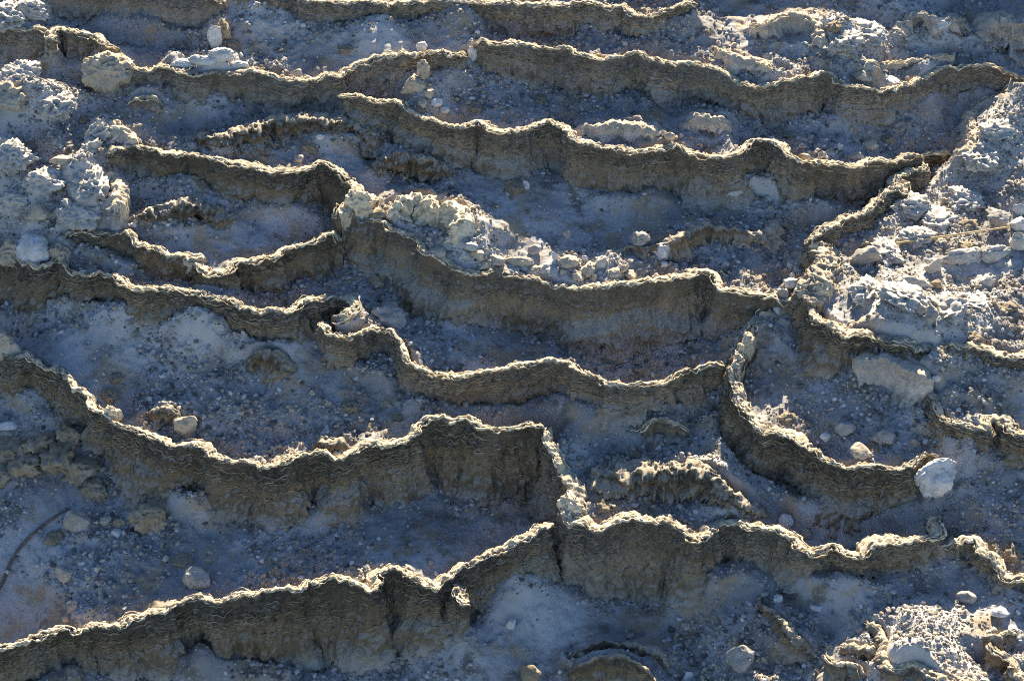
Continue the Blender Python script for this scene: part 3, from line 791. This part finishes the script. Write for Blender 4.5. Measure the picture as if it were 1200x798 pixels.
rock(1092, 588, 52, 48, M_ST_WHITE, 'large white boulder perched at the end of a wall, right side', 'boulder', 'boulder', seed=11, cuts=9, rough=.22, knob=.15, lift=.06, base=ICO5)
rock(218, 499, 33, 30, M_ST_TAN, 'round tan stone sitting on the gravel in the left pool', seed=12, cuts=8, base=ICO5)
rock(91, 617, 29, 30, M_ST_GREY, 'rounded grey brown stone at the end of the dark branch', seed=13, cuts=4, base=ICO5)
rock(233, 681, 38, 34, M_ST_GREY, 'triangular flat topped stone on the lower left floor', seed=14, cuts=10, depth=.6)
rock(76, 672, 25, 18, M_ST_TAN, 'pale lumpy stone left on the lower left gravel floor', seed=15)
rock(84, 708, 18, 22, M_ST_GREY, 'tilted grey stone just above the bottom left rim', seed=16, cuts=9)
rock(77, 720, 11, 10, M_ST_TAN, 'small ochre stone touching the tilted grey stone', seed=17)
rock(137, 624, 15, 10, M_ST_WHITE, 'little white stone right of the rounded grey brown stone', seed=18)
rock(139, 612, 15, 14, M_ST_BROWN, 'brown stone just above the little white one', seed=19)
rock(124, 612, 14, 16, M_ST_GREY, 'grey stone between the round stone and the brown one', seed=20)
rock(10, 503, 26, 14, M_ST_WHITE, 'pale flat stone by the left edge under the lower left wall', seed=21, depth=.6)
rock(178, 612, 42, 26, M_ST_BROWN, 'dark furry lump on the lower left floor', 'rock_lump', 'rock', seed=23, knob=.5, cuts=2)
rock(921, 614, 18, 24, M_ST_WHITE, 'white upright stone leaning behind the lower right rim', seed=24)
rock(946, 628, 16, 18, M_ST_GREY, 'grey stone right of the white upright one behind the rim', seed=25)
rock(600, 738, 13, 13, M_ST_WHITE, 'small white stone alone on smooth dust, bottom centre', seed=26)
rock(622, 800, 34, 34, M_ST_BROWN, 'dark pointed stone cut by the bottom edge', seed=27, cuts=10)
rock(910, 708, 13, 16, M_ST_WHITE, 'white pebble below the lower right wall, left of the dark ridge', seed=28)
rock(957, 717, 20, 10, M_ST_WHITE, 'flat white stone above the dark low ridge', seed=29, depth=.5)
rock(1133, 701, 22, 13, M_ST_GREY, 'pale flat oval stone in the bottom right pool', seed=30, depth=.7, cuts=4)
rock(1170, 722, 24, 16, M_ST_WHITE, 'white angular stone near the right edge of the bottom right pool', seed=31)
rock(869, 780, 40, 36, M_ST_GREY, 'broken grey block on the bottom floor right of the arcs', seed=32, cuts=10, depth=.6)
rock(806, 797, 18, 20, M_ST_WHITE, 'bright white stone at the bottom edge by the brown arcs', seed=33)
# knobbly masses behind the central wall
rock(430, 246, 30, 20, M_ST_TAN, 'sunlit pale lump against the curled wall end', 'rock_lump', 'rock', seed=43, knob=.3)
rock(445, 256, 28, 16, M_ST_BROWN, 'low brown lump at the left end of the jagged sunlit ridge', 'rock_lump', 'rock', seed=44, knob=.3)
rock(513, 304, 24, 14, M_ST_TAN, 'rounded tan stone in front of the jagged sunlit ridge', seed=45)
rock(608, 313, 36, 14, M_ST_TAN, 'long flat sunlit slab on the tallest central wall', 'slab', 'stone', seed=46, depth=.5)
rock(686, 309, 10, 12, M_ST_WHITE, 'white blocky stone standing behind the sunlit rubble', seed=47)
rock(650, 313, 10, 16, M_ST_WHITE, 'narrow pale upright stone behind the long flat slab', seed=48)
for i, (x, y, sz, hz) in enumerate([(560,310,20,14),(575,315,16,12),(552,300,22,16),(665,320,26,14),(690,322,30,18),(705,318,22,18),(720,326,22,14),(730,322,16,14),(640,322,20,10),(678,332,20,12),(697,332,16,12),(545,308,14,12),(585,318,14,9),(660,328,14,10),(600,320,30,12),(625,323,26,10),(580,308,26,14),(648,326,22,10),(740,326,20,10),(568,318,24,12),(615,318,18,10)]):
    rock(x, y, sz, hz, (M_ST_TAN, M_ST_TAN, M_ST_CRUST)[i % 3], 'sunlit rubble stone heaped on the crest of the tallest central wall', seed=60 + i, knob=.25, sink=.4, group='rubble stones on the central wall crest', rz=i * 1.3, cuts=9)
rock(440, 336, 22, 18, M_ST_BROWN, 'dark brown stone on the shaded floor of the central pool', seed=81, cuts=9)
rock(457, 376, 52, 32, M_ST_GREY, 'broad rough lump on the left of the central pool floor', 'rock_lump', 'rock', seed=82, knob=.3)
rock(757, 436, 16, 18, M_ST_GREY, 'grey block leaning behind the curved central rim', seed=83, cuts=9)
rock(722, 441, 10, 9, M_ST_WHITE, 'small pale stone left of the leaning grey block', seed=84)
# upper middle heap
rock(496, 112, 18, 34, M_ST_TAN, 'upright sunlit stone crowning the upper rubble heap', seed=85, knob=.3, cuts=5)
rock(485, 124, 32, 26, M_ST_TAN, 'broad sunlit stone under the upright one on the upper heap', seed=86, knob=.3)
rock(452, 114, 8, 10, M_ST_WHITE, 'tiny white stone left of the upper rubble heap', seed=87)
for i, (x, y, sz, hz) in enumerate([(505,128,18,14),(512,136,18,12),(495,134,20,14),(520,142,16,10),(478,126,16,12),(500,142,14,10)]):
    rock(x, y, sz, hz, (M_ST_TAN, M_ST_WHITE)[i % 2], 'small sunlit stone low on the upper rubble heap', seed=90 + i, group='stones of the upper rubble heap', rz=i, cuts=9)
rock(493, 60, 16, 18, M_ST_WHITE, 'white upright stone behind the upper left wall', seed=101)
rock(349, 90, 18, 10, M_ST_TAN, 'small tan stone on the rim of the long upper left wall', seed=102, lift=.02)
rock(376, 172, 14, 8, M_ST_WHITE, 'white sliver of stone below the knobbly brown ledge', seed=103, depth=.5)
rock(352, 190, 14, 14, M_ST_GREY, 'grey stone behind the crest of the curling left wall', seed=104)
# upper left crusts
for i, (x, y, sz, hz) in enumerate([(215,84,30,10),(240,84,34,12),(262,82,30,14),(280,84,22,9)]):
    rock(x, y, sz, hz, M_ST_WHITE, 'white sunlit crust lump on the long upper left wall', 'crust_lump', 'rock', seed=112 + i, knob=.4, cuts=2, group='white crust lumps on the upper left wall', depth=.5)
rock(12, 150, 50, 36, M_ST_TAN, 'sunlit knobbed lump at the left edge', 'crust_lump', 'rock', seed=117, knob=.4, base=ICO5)
rock(6, 185, 34, 26, M_ST_WHITE, 'pale round lump at the left edge under the sunlit one', 'crust_lump', 'rock', seed=118, knob=.2)
rock(78, 212, 40, 14, M_ST_TAN, 'long sunlit slab on the left rubble slope', 'slab', 'stone', seed=119, depth=.5)
rock(64, 228, 30, 16, M_ST_WHITE, 'white stone below the long sunlit slab on the left', seed=120)
rock(48, 276, 40, 20, M_ST_TAN, 'broad tan stone by the pale flow at left', seed=121)
rock(72, 272, 14, 14, M_ST_BROWN, 'dark little block beside the broad tan stone', seed=122)
rock(40, 310, 46, 34, M_ST_WHITE, 'bright white crust flow over the left wall', 'crust_lump', 'rock', seed=123, knob=.2, cuts=3)
rock(55, 358, 16, 14, M_ST_WHITE, 'small sunlit white chip on the face of the left wall', seed=127)
# right flat
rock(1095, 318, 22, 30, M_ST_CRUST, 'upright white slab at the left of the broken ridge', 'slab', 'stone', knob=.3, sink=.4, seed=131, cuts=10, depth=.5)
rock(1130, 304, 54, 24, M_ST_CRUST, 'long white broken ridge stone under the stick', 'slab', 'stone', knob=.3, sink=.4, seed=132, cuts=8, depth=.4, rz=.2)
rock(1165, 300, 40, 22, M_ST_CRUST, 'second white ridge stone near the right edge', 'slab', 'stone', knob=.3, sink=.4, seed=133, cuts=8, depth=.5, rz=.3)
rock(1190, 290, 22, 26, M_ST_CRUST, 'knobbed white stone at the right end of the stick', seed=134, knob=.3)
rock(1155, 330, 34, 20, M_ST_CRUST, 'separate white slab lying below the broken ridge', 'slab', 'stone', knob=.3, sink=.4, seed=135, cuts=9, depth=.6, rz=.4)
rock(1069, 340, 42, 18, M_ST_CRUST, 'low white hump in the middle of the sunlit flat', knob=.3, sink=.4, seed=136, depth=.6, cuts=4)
rock(1096, 340, 14, 14, M_ST_BROWN, 'small dark lump right of the low white hump', seed=137)
rock(1088, 392, 20, 26, M_ST_GREY, 'grey pointed stone on the sunlit gravel above the hooked wall', seed=138)
rock(1012, 312, 34, 30, M_ST_GREY, 'grey shaded lump by the crooked divider wall', 'rock_lump', 'rock', seed=139, knob=.2)
rock(1170, 262, 36, 24, M_ST_GREY, 'pitted grey lump right of the sunlit flat', 'rock_lump', 'rock', seed=140, knob=.4)
rock(1195, 245, 20, 20, M_ST_WHITE, 'pale round stone at the right edge above the stick', seed=141)
rock(1195, 262, 24, 22, M_ST_WHITE, 'larger pale stone below the round one at the right edge', seed=142)
rock(1106, 236, 12, 12, M_ST_TAN, 'little sunlit tan stone behind the crooked divider', seed=143)
rock(928, 333, 8, 8, M_ST_WHITE, 'tiny round white stone left of the hooked wall', seed=144, lift=.005)
rock(925, 352, 20, 18, M_ST_WHITE, 'white crust chunk where the central wall meets the hooked one', seed=145, knob=.3)
rock(911, 380, 14, 14, M_ST_WHITE, 'bright white chunk in the dark gap below the crust chunk', seed=146)
rock(1096, 448, 12, 9, M_ST_WHITE, 'small sunlit white stone above the notched right wall', seed=147)
rock(1010, 533, 30, 18, M_ST_TAN, 'rounded tan block half buried behind the white boulder wall', seed=148)
rock(1035, 512, 34, 24, M_ST_GREY, 'broken grey slab in the shaded pool under the flowstone', 'slab', 'stone', seed=149, cuts=10)
rock(990, 508, 24, 20, M_ST_GREY, 'grey lump left of the broken slab in the shaded pool', seed=150)
rock(968, 515, 16, 12, M_ST_WHITE, 'pale flake left of the grey lump in the shaded pool', seed=151)
# central right pool mound stones
rock(860, 238, 26, 12, M_ST_CRUST, 'white slab on the pale mound in the right central pool', 'slab', 'stone', seed=152, depth=.5, rz=.5)
rock(874, 254, 12, 10, M_ST_WHITE, 'small white stone below the slab on the pale mound', seed=153)
rock(776, 300, 32, 22, M_ST_WHITE, 'pale rounded lump amid the ragged ledge', 'rock_lump', 'rock', seed=154, knob=.2)
rock(748, 290, 26, 20, M_ST_GREY, 'grey lump left of the pale rounded lump', 'rock_lump', 'rock', seed=155, knob=.3)
rock(822, 272, 14, 16, M_ST_TAN, 'sunlit chip standing on the ragged ledge', seed=156)
rock(778, 312, 12, 9, M_ST_WHITE, 'small white stone in front of the ragged ledge', seed=157)
rock(664, 283, 12, 14, M_ST_GREY, 'grey stone alone on the fine gravel of the central upper pool', seed=158)
rock(627, 296, 18, 12, M_ST_GREY, 'flat grey stone left on the fine gravel of the central upper pool', seed=159)
rock(617, 222, 10, 16, M_ST_WHITE, 'pale upright stone at the foot of the winding wall', seed=160)
rock(943, 187, 18, 16, M_ST_TAN, 'tan block touching the rim right of the peak', seed=161)
rock(962, 187, 14, 10, M_ST_GREY, 'grey flat stone right of the tan block behind the rim', seed=162)
rock(1000, 188, 24, 14, M_ST_GREY, 'broad grey slab behind the winding wall, far right', 'slab', 'stone', seed=163)
rock(984, 178, 8, 14, M_ST_WHITE, 'thin white upright stone near the broad grey slab', seed=164)
rock(1020, 172, 22, 14, M_ST_TAN, 'tan stone above the broad grey slab', seed=165)
rock(783, 166, 18, 16, M_ST_TAN, 'small pointed tan cone behind the winding wall', 'rock_cone', 'rock', seed=166, cuts=5)
# wall behind top right
rock(1010, 95, 26, 12, M_ST_TAN, 'sunlit heap stone behind the longest upper right wall', seed=167, knob=.3)
rock(1045, 98, 24, 10, M_ST_WHITE, 'pale heap stone right of the first behind the longest wall', seed=168, knob=.3)
rock(1098, 42, 34, 22, M_ST_WHITE, 'white lump with a dark overhang near the top right', 'rock_lump', 'rock', seed=169, knob=.3)
rock(1175, 32, 26, 18, M_ST_WHITE, 'round white boulder on the brown bank, top right corner', 'boulder', 'boulder', seed=170, knob=.15)
rock(1195, 40, 24, 16, M_ST_GREY, 'grey boulder at the right edge of the top right bank', 'boulder', 'boulder', seed=171, knob=.15)
rock(254, 58, 22, 40, M_ST_WHITE, 'pale pillar of crust filling the notch at the top', 'crust_lump', 'rock', seed=172, knob=.25, depth=.5)
rock(262, 48, 26, 28, M_ST_BROWN, 'brown pitted lump right of the pale notch pillar', 'rock_lump', 'rock', seed=173, knob=.35)
rock(553, 74, 12, 24, M_ST_WHITE, 'white column at the break between the two upper walls', 'crust_lump', 'rock', seed=174, knob=.15, depth=.6)

for i, (x, y, sz, hz) in enumerate([(30,118,44,22),(70,150,36,22),(20,215,46,24),(60,240,44,24),(105,190,30,26),(112,235,40,30),(95,268,40,24),(25,262,36,20),(118,165,26,28),(10,28,46,22),(40,22,36,16)]):
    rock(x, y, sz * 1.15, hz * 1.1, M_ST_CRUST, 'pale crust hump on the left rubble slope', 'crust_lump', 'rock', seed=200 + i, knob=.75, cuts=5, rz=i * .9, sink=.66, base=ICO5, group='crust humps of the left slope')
for i, (x, y, sz, hz) in enumerate([(1060,250,46,20),(1095,262,50,20),(1035,300,40,20),(1075,285,40,16),(1020,350,44,22),(1060,370,50,20),(1110,375,46,20),(1140,360,36,16),(1130,235,40,18),(1165,165,44,22),(1150,190,40,20),(1010,50,50,16),(985,60,44,16)]):
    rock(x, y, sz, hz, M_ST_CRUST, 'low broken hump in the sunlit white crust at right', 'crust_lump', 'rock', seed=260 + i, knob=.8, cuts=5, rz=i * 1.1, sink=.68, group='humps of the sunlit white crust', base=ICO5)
for i, (x, y, sz, hz) in enumerate([(15,532,46,30),(52,528,40,26),(70,545,44,30),(30,552,40,22),(96,556,40,28),(84,520,30,24),(110,575,34,20),(5,560,30,20)]):
    rock(x, y, sz, hz, M_ST_BROWN, 'dark knobbly lump in the bank at the left edge', 'rock_lump', 'rock', seed=230 + i, knob=.8, cuts=6, rz=i * .9, sink=.6, group='dark lumps of the left bank')
def rim_lump(px, py, wpx, hpx, mat, label, name='crust_lump', seed=1, knob=.3, depth=.8, cuts=4, drop=.5, back=.4):
    best = None
    for a in W:
        if not a['mesh']: continue
        c = a['C'][:, :3] - CAMP
        zc = c @ FWD; xx = 600 + (c[:, 0] / zc) / K; yy = 399 - ((c @ UPV) / zc) / K
        d = (xx - px) ** 2 + (yy - py) ** 2; i = int(d.argmin())
        if best is None or d[i] < best[0]: best = (d[i], a, i)
    a, i = best[1], best[2]
    p = a['C'][i]
    rx, rh = wpx * U / 2, hpx * U / CP / 2
    v = rock_verts(seed, (rx, rx * depth, rh), cuts, .12, knob, ICO5)
    o = mesh_obj(name, v, ICO5[1], mat)
    n2 = a['N'][i] * a['th'] * back
    o.location = (p[0] - n2[0], p[1] - n2[1], p[2] - rh * drop)
    return tag(o, label, 'rock', None, 'thing')
rim_lump(664, 585, 40, 46, M_CREST, 'bulging sunlit crust on the vertical central rim', seed=175, knob=.35, drop=.6, back=.9)
rim_lump(222, 306, 26, 30, M_ST_TAN, 'round pitted knob in the middle of the sagging wall', seed=126, knob=.4, drop=.5)
rim_lump(67, 302, 28, 34, M_ST_TAN, 'pitted sunlit pillar on the left wall', seed=125, knob=.45, drop=.4)
rim_lump(10, 294, 38, 28, M_ST_TAN, 'pitted tan lump on the left wall at the edge', seed=124, knob=.45, drop=.4)
rim_lump(3, 410, 34, 34, M_ST_TAN, 'sunlit tan knob on the left end of the lower left wall', seed=22, knob=.3, drop=.0)
rim_lump(122, 80, 56, 34, M_ST_TAN, 'yellowish knobbed crust capping the left end of the long wall', seed=111, knob=.45, drop=.25, back=1.0)
rim_lump(130, 480, 22, 26, M_CREST, 'small bright knob behind the rim of the lower left wall', seed=177, knob=.35, drop=.5, back=1.2)
rim_lump(402, 232, 34, 40, M_CREST, 'sunlit knotted bulge on the curled link wall', seed=178, knob=.4, drop=.45, back=.6)

# ------------------------------------------------------------------ sticks
def stick(name, pts, r0, r1, mat, label, cat):
    P = np.array([[*p] for p in pts])
    C, s = catmull(P, 0.006)
    n = len(C)
    T = np.gradient(C, axis=0); T /= np.linalg.norm(T, axis=1)[:, None]
    A = np.cross(T, [0, 0, 1]); A /= np.linalg.norm(A, axis=1)[:, None]; B = np.cross(A, T)
    ang = np.linspace(0, 2 * np.pi, 8, endpoint=False)
    rad = np.linspace(r0, r1, n) * (1 + 0.15 * noise(s * 40, 0.5, 0.5, 3)); rad[[0, -1]] *= 0.2
    v = C[:, None, :] + rad[:, None, None] * (A[:, None, :] * np.cos(ang)[None, :, None] + B[:, None, :] * np.sin(ang)[None, :, None])
    i = np.arange(n * 8).reshape(n, 8); j = np.roll(i, -1, 1)
    f = np.stack([i[:-1].ravel(), j[:-1].ravel(), j[1:].ravel(), i[1:].ravel()], 1)
    loc = C[n // 2]
    o = mesh_obj(name, v.reshape(-1, 3), f, mat, loc=loc)
    return tag(o, label, cat, None, 'thing')
M_STRAW = stone_mat('dry_straw', (0.50, 0.38, 0.20), (0.60, 0.48, 0.28), (0.35, 0.25, 0.12))
M_BARK = stone_mat('dark_bark', (0.10, 0.085, 0.07), (0.16, 0.14, 0.12), (0.06, 0.05, 0.04))
pa, pb = hit2(1048, 292) + [0, 0, .02], hit2(1182, 276) + [0, 0, .06]
mid_gap = max(float(ground_z(np.array([pa[0] * (1-f) + pb[0] * f]), np.array([pa[1] * (1-f) + pb[1] * f]), False)[0]) - (pa[2] * (1-f) + pb[2] * f) for f in np.linspace(.05, .95, 19))
pts = [pa + (pb - pa) * f + [0, 0, max(0, mid_gap + .012)] for f in (0, .33, .66, 1)]
stick('stick', pts, .005, .004, M_STRAW, 'straight dry straw coloured stick lying across the sunlit flat', 'stick')
pts = [hit2(x, y) + [0, 0, .006] for x, y in ((-25, 705), (0, 675), (14, 652), (32, 633), (55, 615), (80, 597))]
stick('branch', pts, .009, .006, M_BARK, 'dark curved branch lying on the lower left floor', 'branch')
pts = [hit2(x, y) + [0, 0, .004] for x, y in ((110, 690), (118, 668), (130, 648))]
stick('twig', pts, .003, .002, M_BARK, 'thin dark twig right of the pale lumpy stone', 'twig')
pts = [hit2(x, y) + [0, 0, .004] for x, y in ((778, 743), (795, 743), (816, 742))]
stick('twig', pts, .003, .002, M_BARK, 'thin dark twig on the floor above the brown arcs', 'twig')

# ------------------------------------------------------------------ countable loose stones, copied from a few shapes
protos = []
for k in range(8):
    v = rock_verts(300 + k, (1, random.uniform(.65, .95), random.uniform(.5, .8)), 14, .14, 0.12 if k % 2 else 0, ico(3))
    me = mesh_obj('stone', v, ICO3F if False else ico(3)[1], (M_ST_WHITE, M_ST_GREY, M_ST_TAN, M_ST_GREY)[k % 4])
    protos.append(me)
POOLS = [   # photo box, count, phrase
 ((30,390,470,520), 34, 'the left pool with the round tan stone'),
 ((10,600,520,700), 34, 'the lower left floor behind the bottom left wall'),
 ((700,690,1000,790), 20, 'the shaded bottom floor round the brown arcs'),
 ((690,500,850,600), 24, 'the gravel pool right of centre'),
 ((900,440,1080,530), 22, 'the shaded pool under the pale flowstone'),
 ((1110,560,1198,660), 14, 'the gravel floor right of the white boulder'),
 ((560,200,900,310), 26, 'the wide pool above the tallest central wall'),
 ((160,270,370,310), 16, 'the pool inside the sagging left wall'),
 ((150,125,420,180), 18, 'the floor below the long upper left wall'),
 ((270,20,540,80), 22, 'the floor under the highest long wall'),
 ((5,100,110,290), 30, 'the rubble slope on the left'),
 ((1010,230,1198,400), 30, 'the sunlit flat at right'),
 ((970,10,1198,75), 22, 'the white crusty ground at top right'),
 ((540,85,660,140), 14, 'the floor under the streaked pale wall end'),
 ((900,150,1100,185), 14, 'the floor behind the far winding wall'),
]
lumps = [mesh_obj('crust_lump', rock_verts(400 + k, (1, 1, 1), 4, .2, .55), ICO4[1], M_ST_BROWN) for k in range(4)]
used = set(); ntot = 0
for (x0, y0, x1, y1), cnt, ph in POOLS:
    made = 0; tries = 0
    cnt = int(cnt * 0.5)
    while made < cnt and tries < cnt * 8:
        tries += 1
        px, py = random.uniform(x0, x1), random.uniform(y0, y1)
        p = hit2(px, py)
        st = float(bil(STEEP, np.array([p[0]]), np.array([p[1]]))[0])
        if st > 0.8: continue
        k = random.randrange(8)
        src = protos[k]
        o = src if k not in used else src.copy()
        if k in used: COL.objects.link(o)
        used.add(k)
        r = 0.010 * random.uniform(0.85, 1.1) * (1 + 1.5 * random.random() ** 3)
        o.scale = (r, r, r)
        o.rotation_euler = (random.uniform(-.4, .4), random.uniform(-.4, .4), random.uniform(0, 6.28))
        o.location = (p[0], p[1], p[2] + r * 0.3)
        tag(o, 'small loose stone on ' + ph, 'stone', 'loose stones on ' + ph, 'thing')
        made += 1
    ntot += made
    for q in range(max(2, cnt // 3)):
        px, py = random.uniform(x0, x1), random.uniform(y0, y1)
        p = hit2(px, py)
        if float(bil(STEEP, np.array([p[0]]), np.array([p[1]]))[0]) > 0.9: continue
        src = lumps[random.randrange(4)]
        o = src if src not in used else src.copy()
        if src in used: COL.objects.link(o)
        used.add(src)
        r = random.uniform(.028, .055)
        o.scale = (r, r * .8, r * random.uniform(.4, .75)); o.rotation_euler = (0, 0, random.uniform(0, 6.28)); o.location = (p[0], p[1], p[2] - .004)
        tag(o, 'brown crust lump on ' + ph, 'rock', 'brown crust lumps on ' + ph, 'thing')

# ------------------------------------------------------------------ gravel: one mass of pebbles nobody could count
NP = 190000
x = rng.uniform(-2.6, 2.6, NP); y = rng.uniform(-2.1, 3.4, NP)
dens = smooth01(-0.35, 0.4, fbm(x * 2.1, y * 2.1, 5.5, 2, 9) + 0.5 * fbm(x * 8, y * 8, 2.2, 2, 31))
keep = (rng.random(NP) < 0.03 + 0.97 * dens ** 1.6) & (bil(STEEP, x, y) < 0.9)
x, y = x[keep], y[keep]; n = len(x)
r = 0.0042 * (0.5 + 0.9 * rng.random(n) + 3.4 * rng.random(n) ** 7)
for bx, by, br, cnt in ((1085,750,.22,2600),(1070,255,.3,2600),(1085,365,.32,3000),(1130,260,.25,1800),(1180,155,.2,1500),(1000,45,.25,1800),(55,130,.22,2200),(25,245,.3,2200),(80,200,.3,1800),
                    (490,128,.14,900),(545,305,.2,1500),(690,318,.18,1400),(240,80,.16,900),(90,260,.2,1000),(30,20,.2,900),(1060,30,.3,1800),(1150,200,.2,1200),(770,490,.25,900),(820,520,.25,900),(960,490,.3,1500),(1150,620,.25,1500),(250,450,.5,2500),(600,120,.3,1200),(420,750,.2,900)):
    q = hit(bx, by)
    cnt = int(cnt * 0.5)
    x = np.concatenate([x, q[0] + rng.normal(0, br * .6, cnt)]); y = np.concatenate([y, q[1] + rng.normal(0, br * .6, cnt)])
    r = np.concatenate([r, 0.0038 * (0.6 + 1.2 * rng.random(cnt) + 2.6 * rng.random(cnt) ** 5)])
fx, fy = [], []
for a in W:                                            # crumbs fallen along the foot of every wall
    C, N = a['C'], a['N']; m_ = int(len(C) * 1.1)
    i = rng.integers(0, len(C), m_)
    dd = (BAT * C[i, 3] + 0.01) + np.abs(rng.normal(0, .045, m_))
    fx.append(C[i, 0] + N[i, 0] * dd); fy.append(C[i, 1] + N[i, 1] * dd)
fx, fy = np.concatenate(fx), np.concatenate(fy)
kp = noise(fx * 5, fy * 5, 0.7, 81) > -0.1
fx, fy = fx[kp], fy[kp]; nfoot = len(fx)
x = np.concatenate([fx, x]); y = np.concatenate([fy, y])
r = np.concatenate([0.0035 * (0.6 + 1.2 * rng.random(nfoot) + 3.0 * rng.random(nfoot) ** 6), r])
ok = bil(STEEP, x, y) < 1.4
x, y, r = x[ok], y[ok], r[ok]; n = len(x)
z = ground_z(x, y)
bv, bf = ICO1
tv = []
for k in range(12):
    q = bv * (1 + rng.uniform(-0.28, 0.28, (len(bv), 1))) * np.array([1, rng.uniform(.6, 1), rng.uniform(.45, .8)])
    tv.append(q)
tv = np.array(tv)
pick = rng.integers(0, 12, n); ang = rng.uniform(0, 2 * np.pi, n); tl = rng.normal(0, .35, n)
V = tv[pick]
c, s_ = np.cos(ang)[:, None], np.sin(ang)[:, None]; ct, st = np.cos(tl)[:, None], np.sin(tl)[:, None]
a1 = V[:, :, 0] * ct + V[:, :, 2] * st; a3 = -V[:, :, 0] * st + V[:, :, 2] * ct; a2 = V[:, :, 1]
VX = (a1 * c - a2 * s_) * r[:, None] + x[:, None]; VY = (a1 * s_ + a2 * c) * r[:, None] + y[:, None]; VZ = a3 * r[:, None] + (z + r * 0.25)[:, None]
tone = np.repeat(np.clip(rng.normal(0.43, 0.26, n), 0, 1), len(bv))
F = (bf[None] + (np.arange(n) * len(bv))[:, None, None]).reshape(-1, 3)
g = mesh_obj('gravel', np.stack([VX.ravel(), VY.ravel(), VZ.ravel()], 1), F, M_PEB, smooth=False, attrs={'tone': tone})
tag(g, 'fine broken grey gravel scattered over the terrace floors', None, None, 'stuff')
g['category'] = 'gravel'
print('walls', len(W), 'loose', ntot, 'pebbles', n)
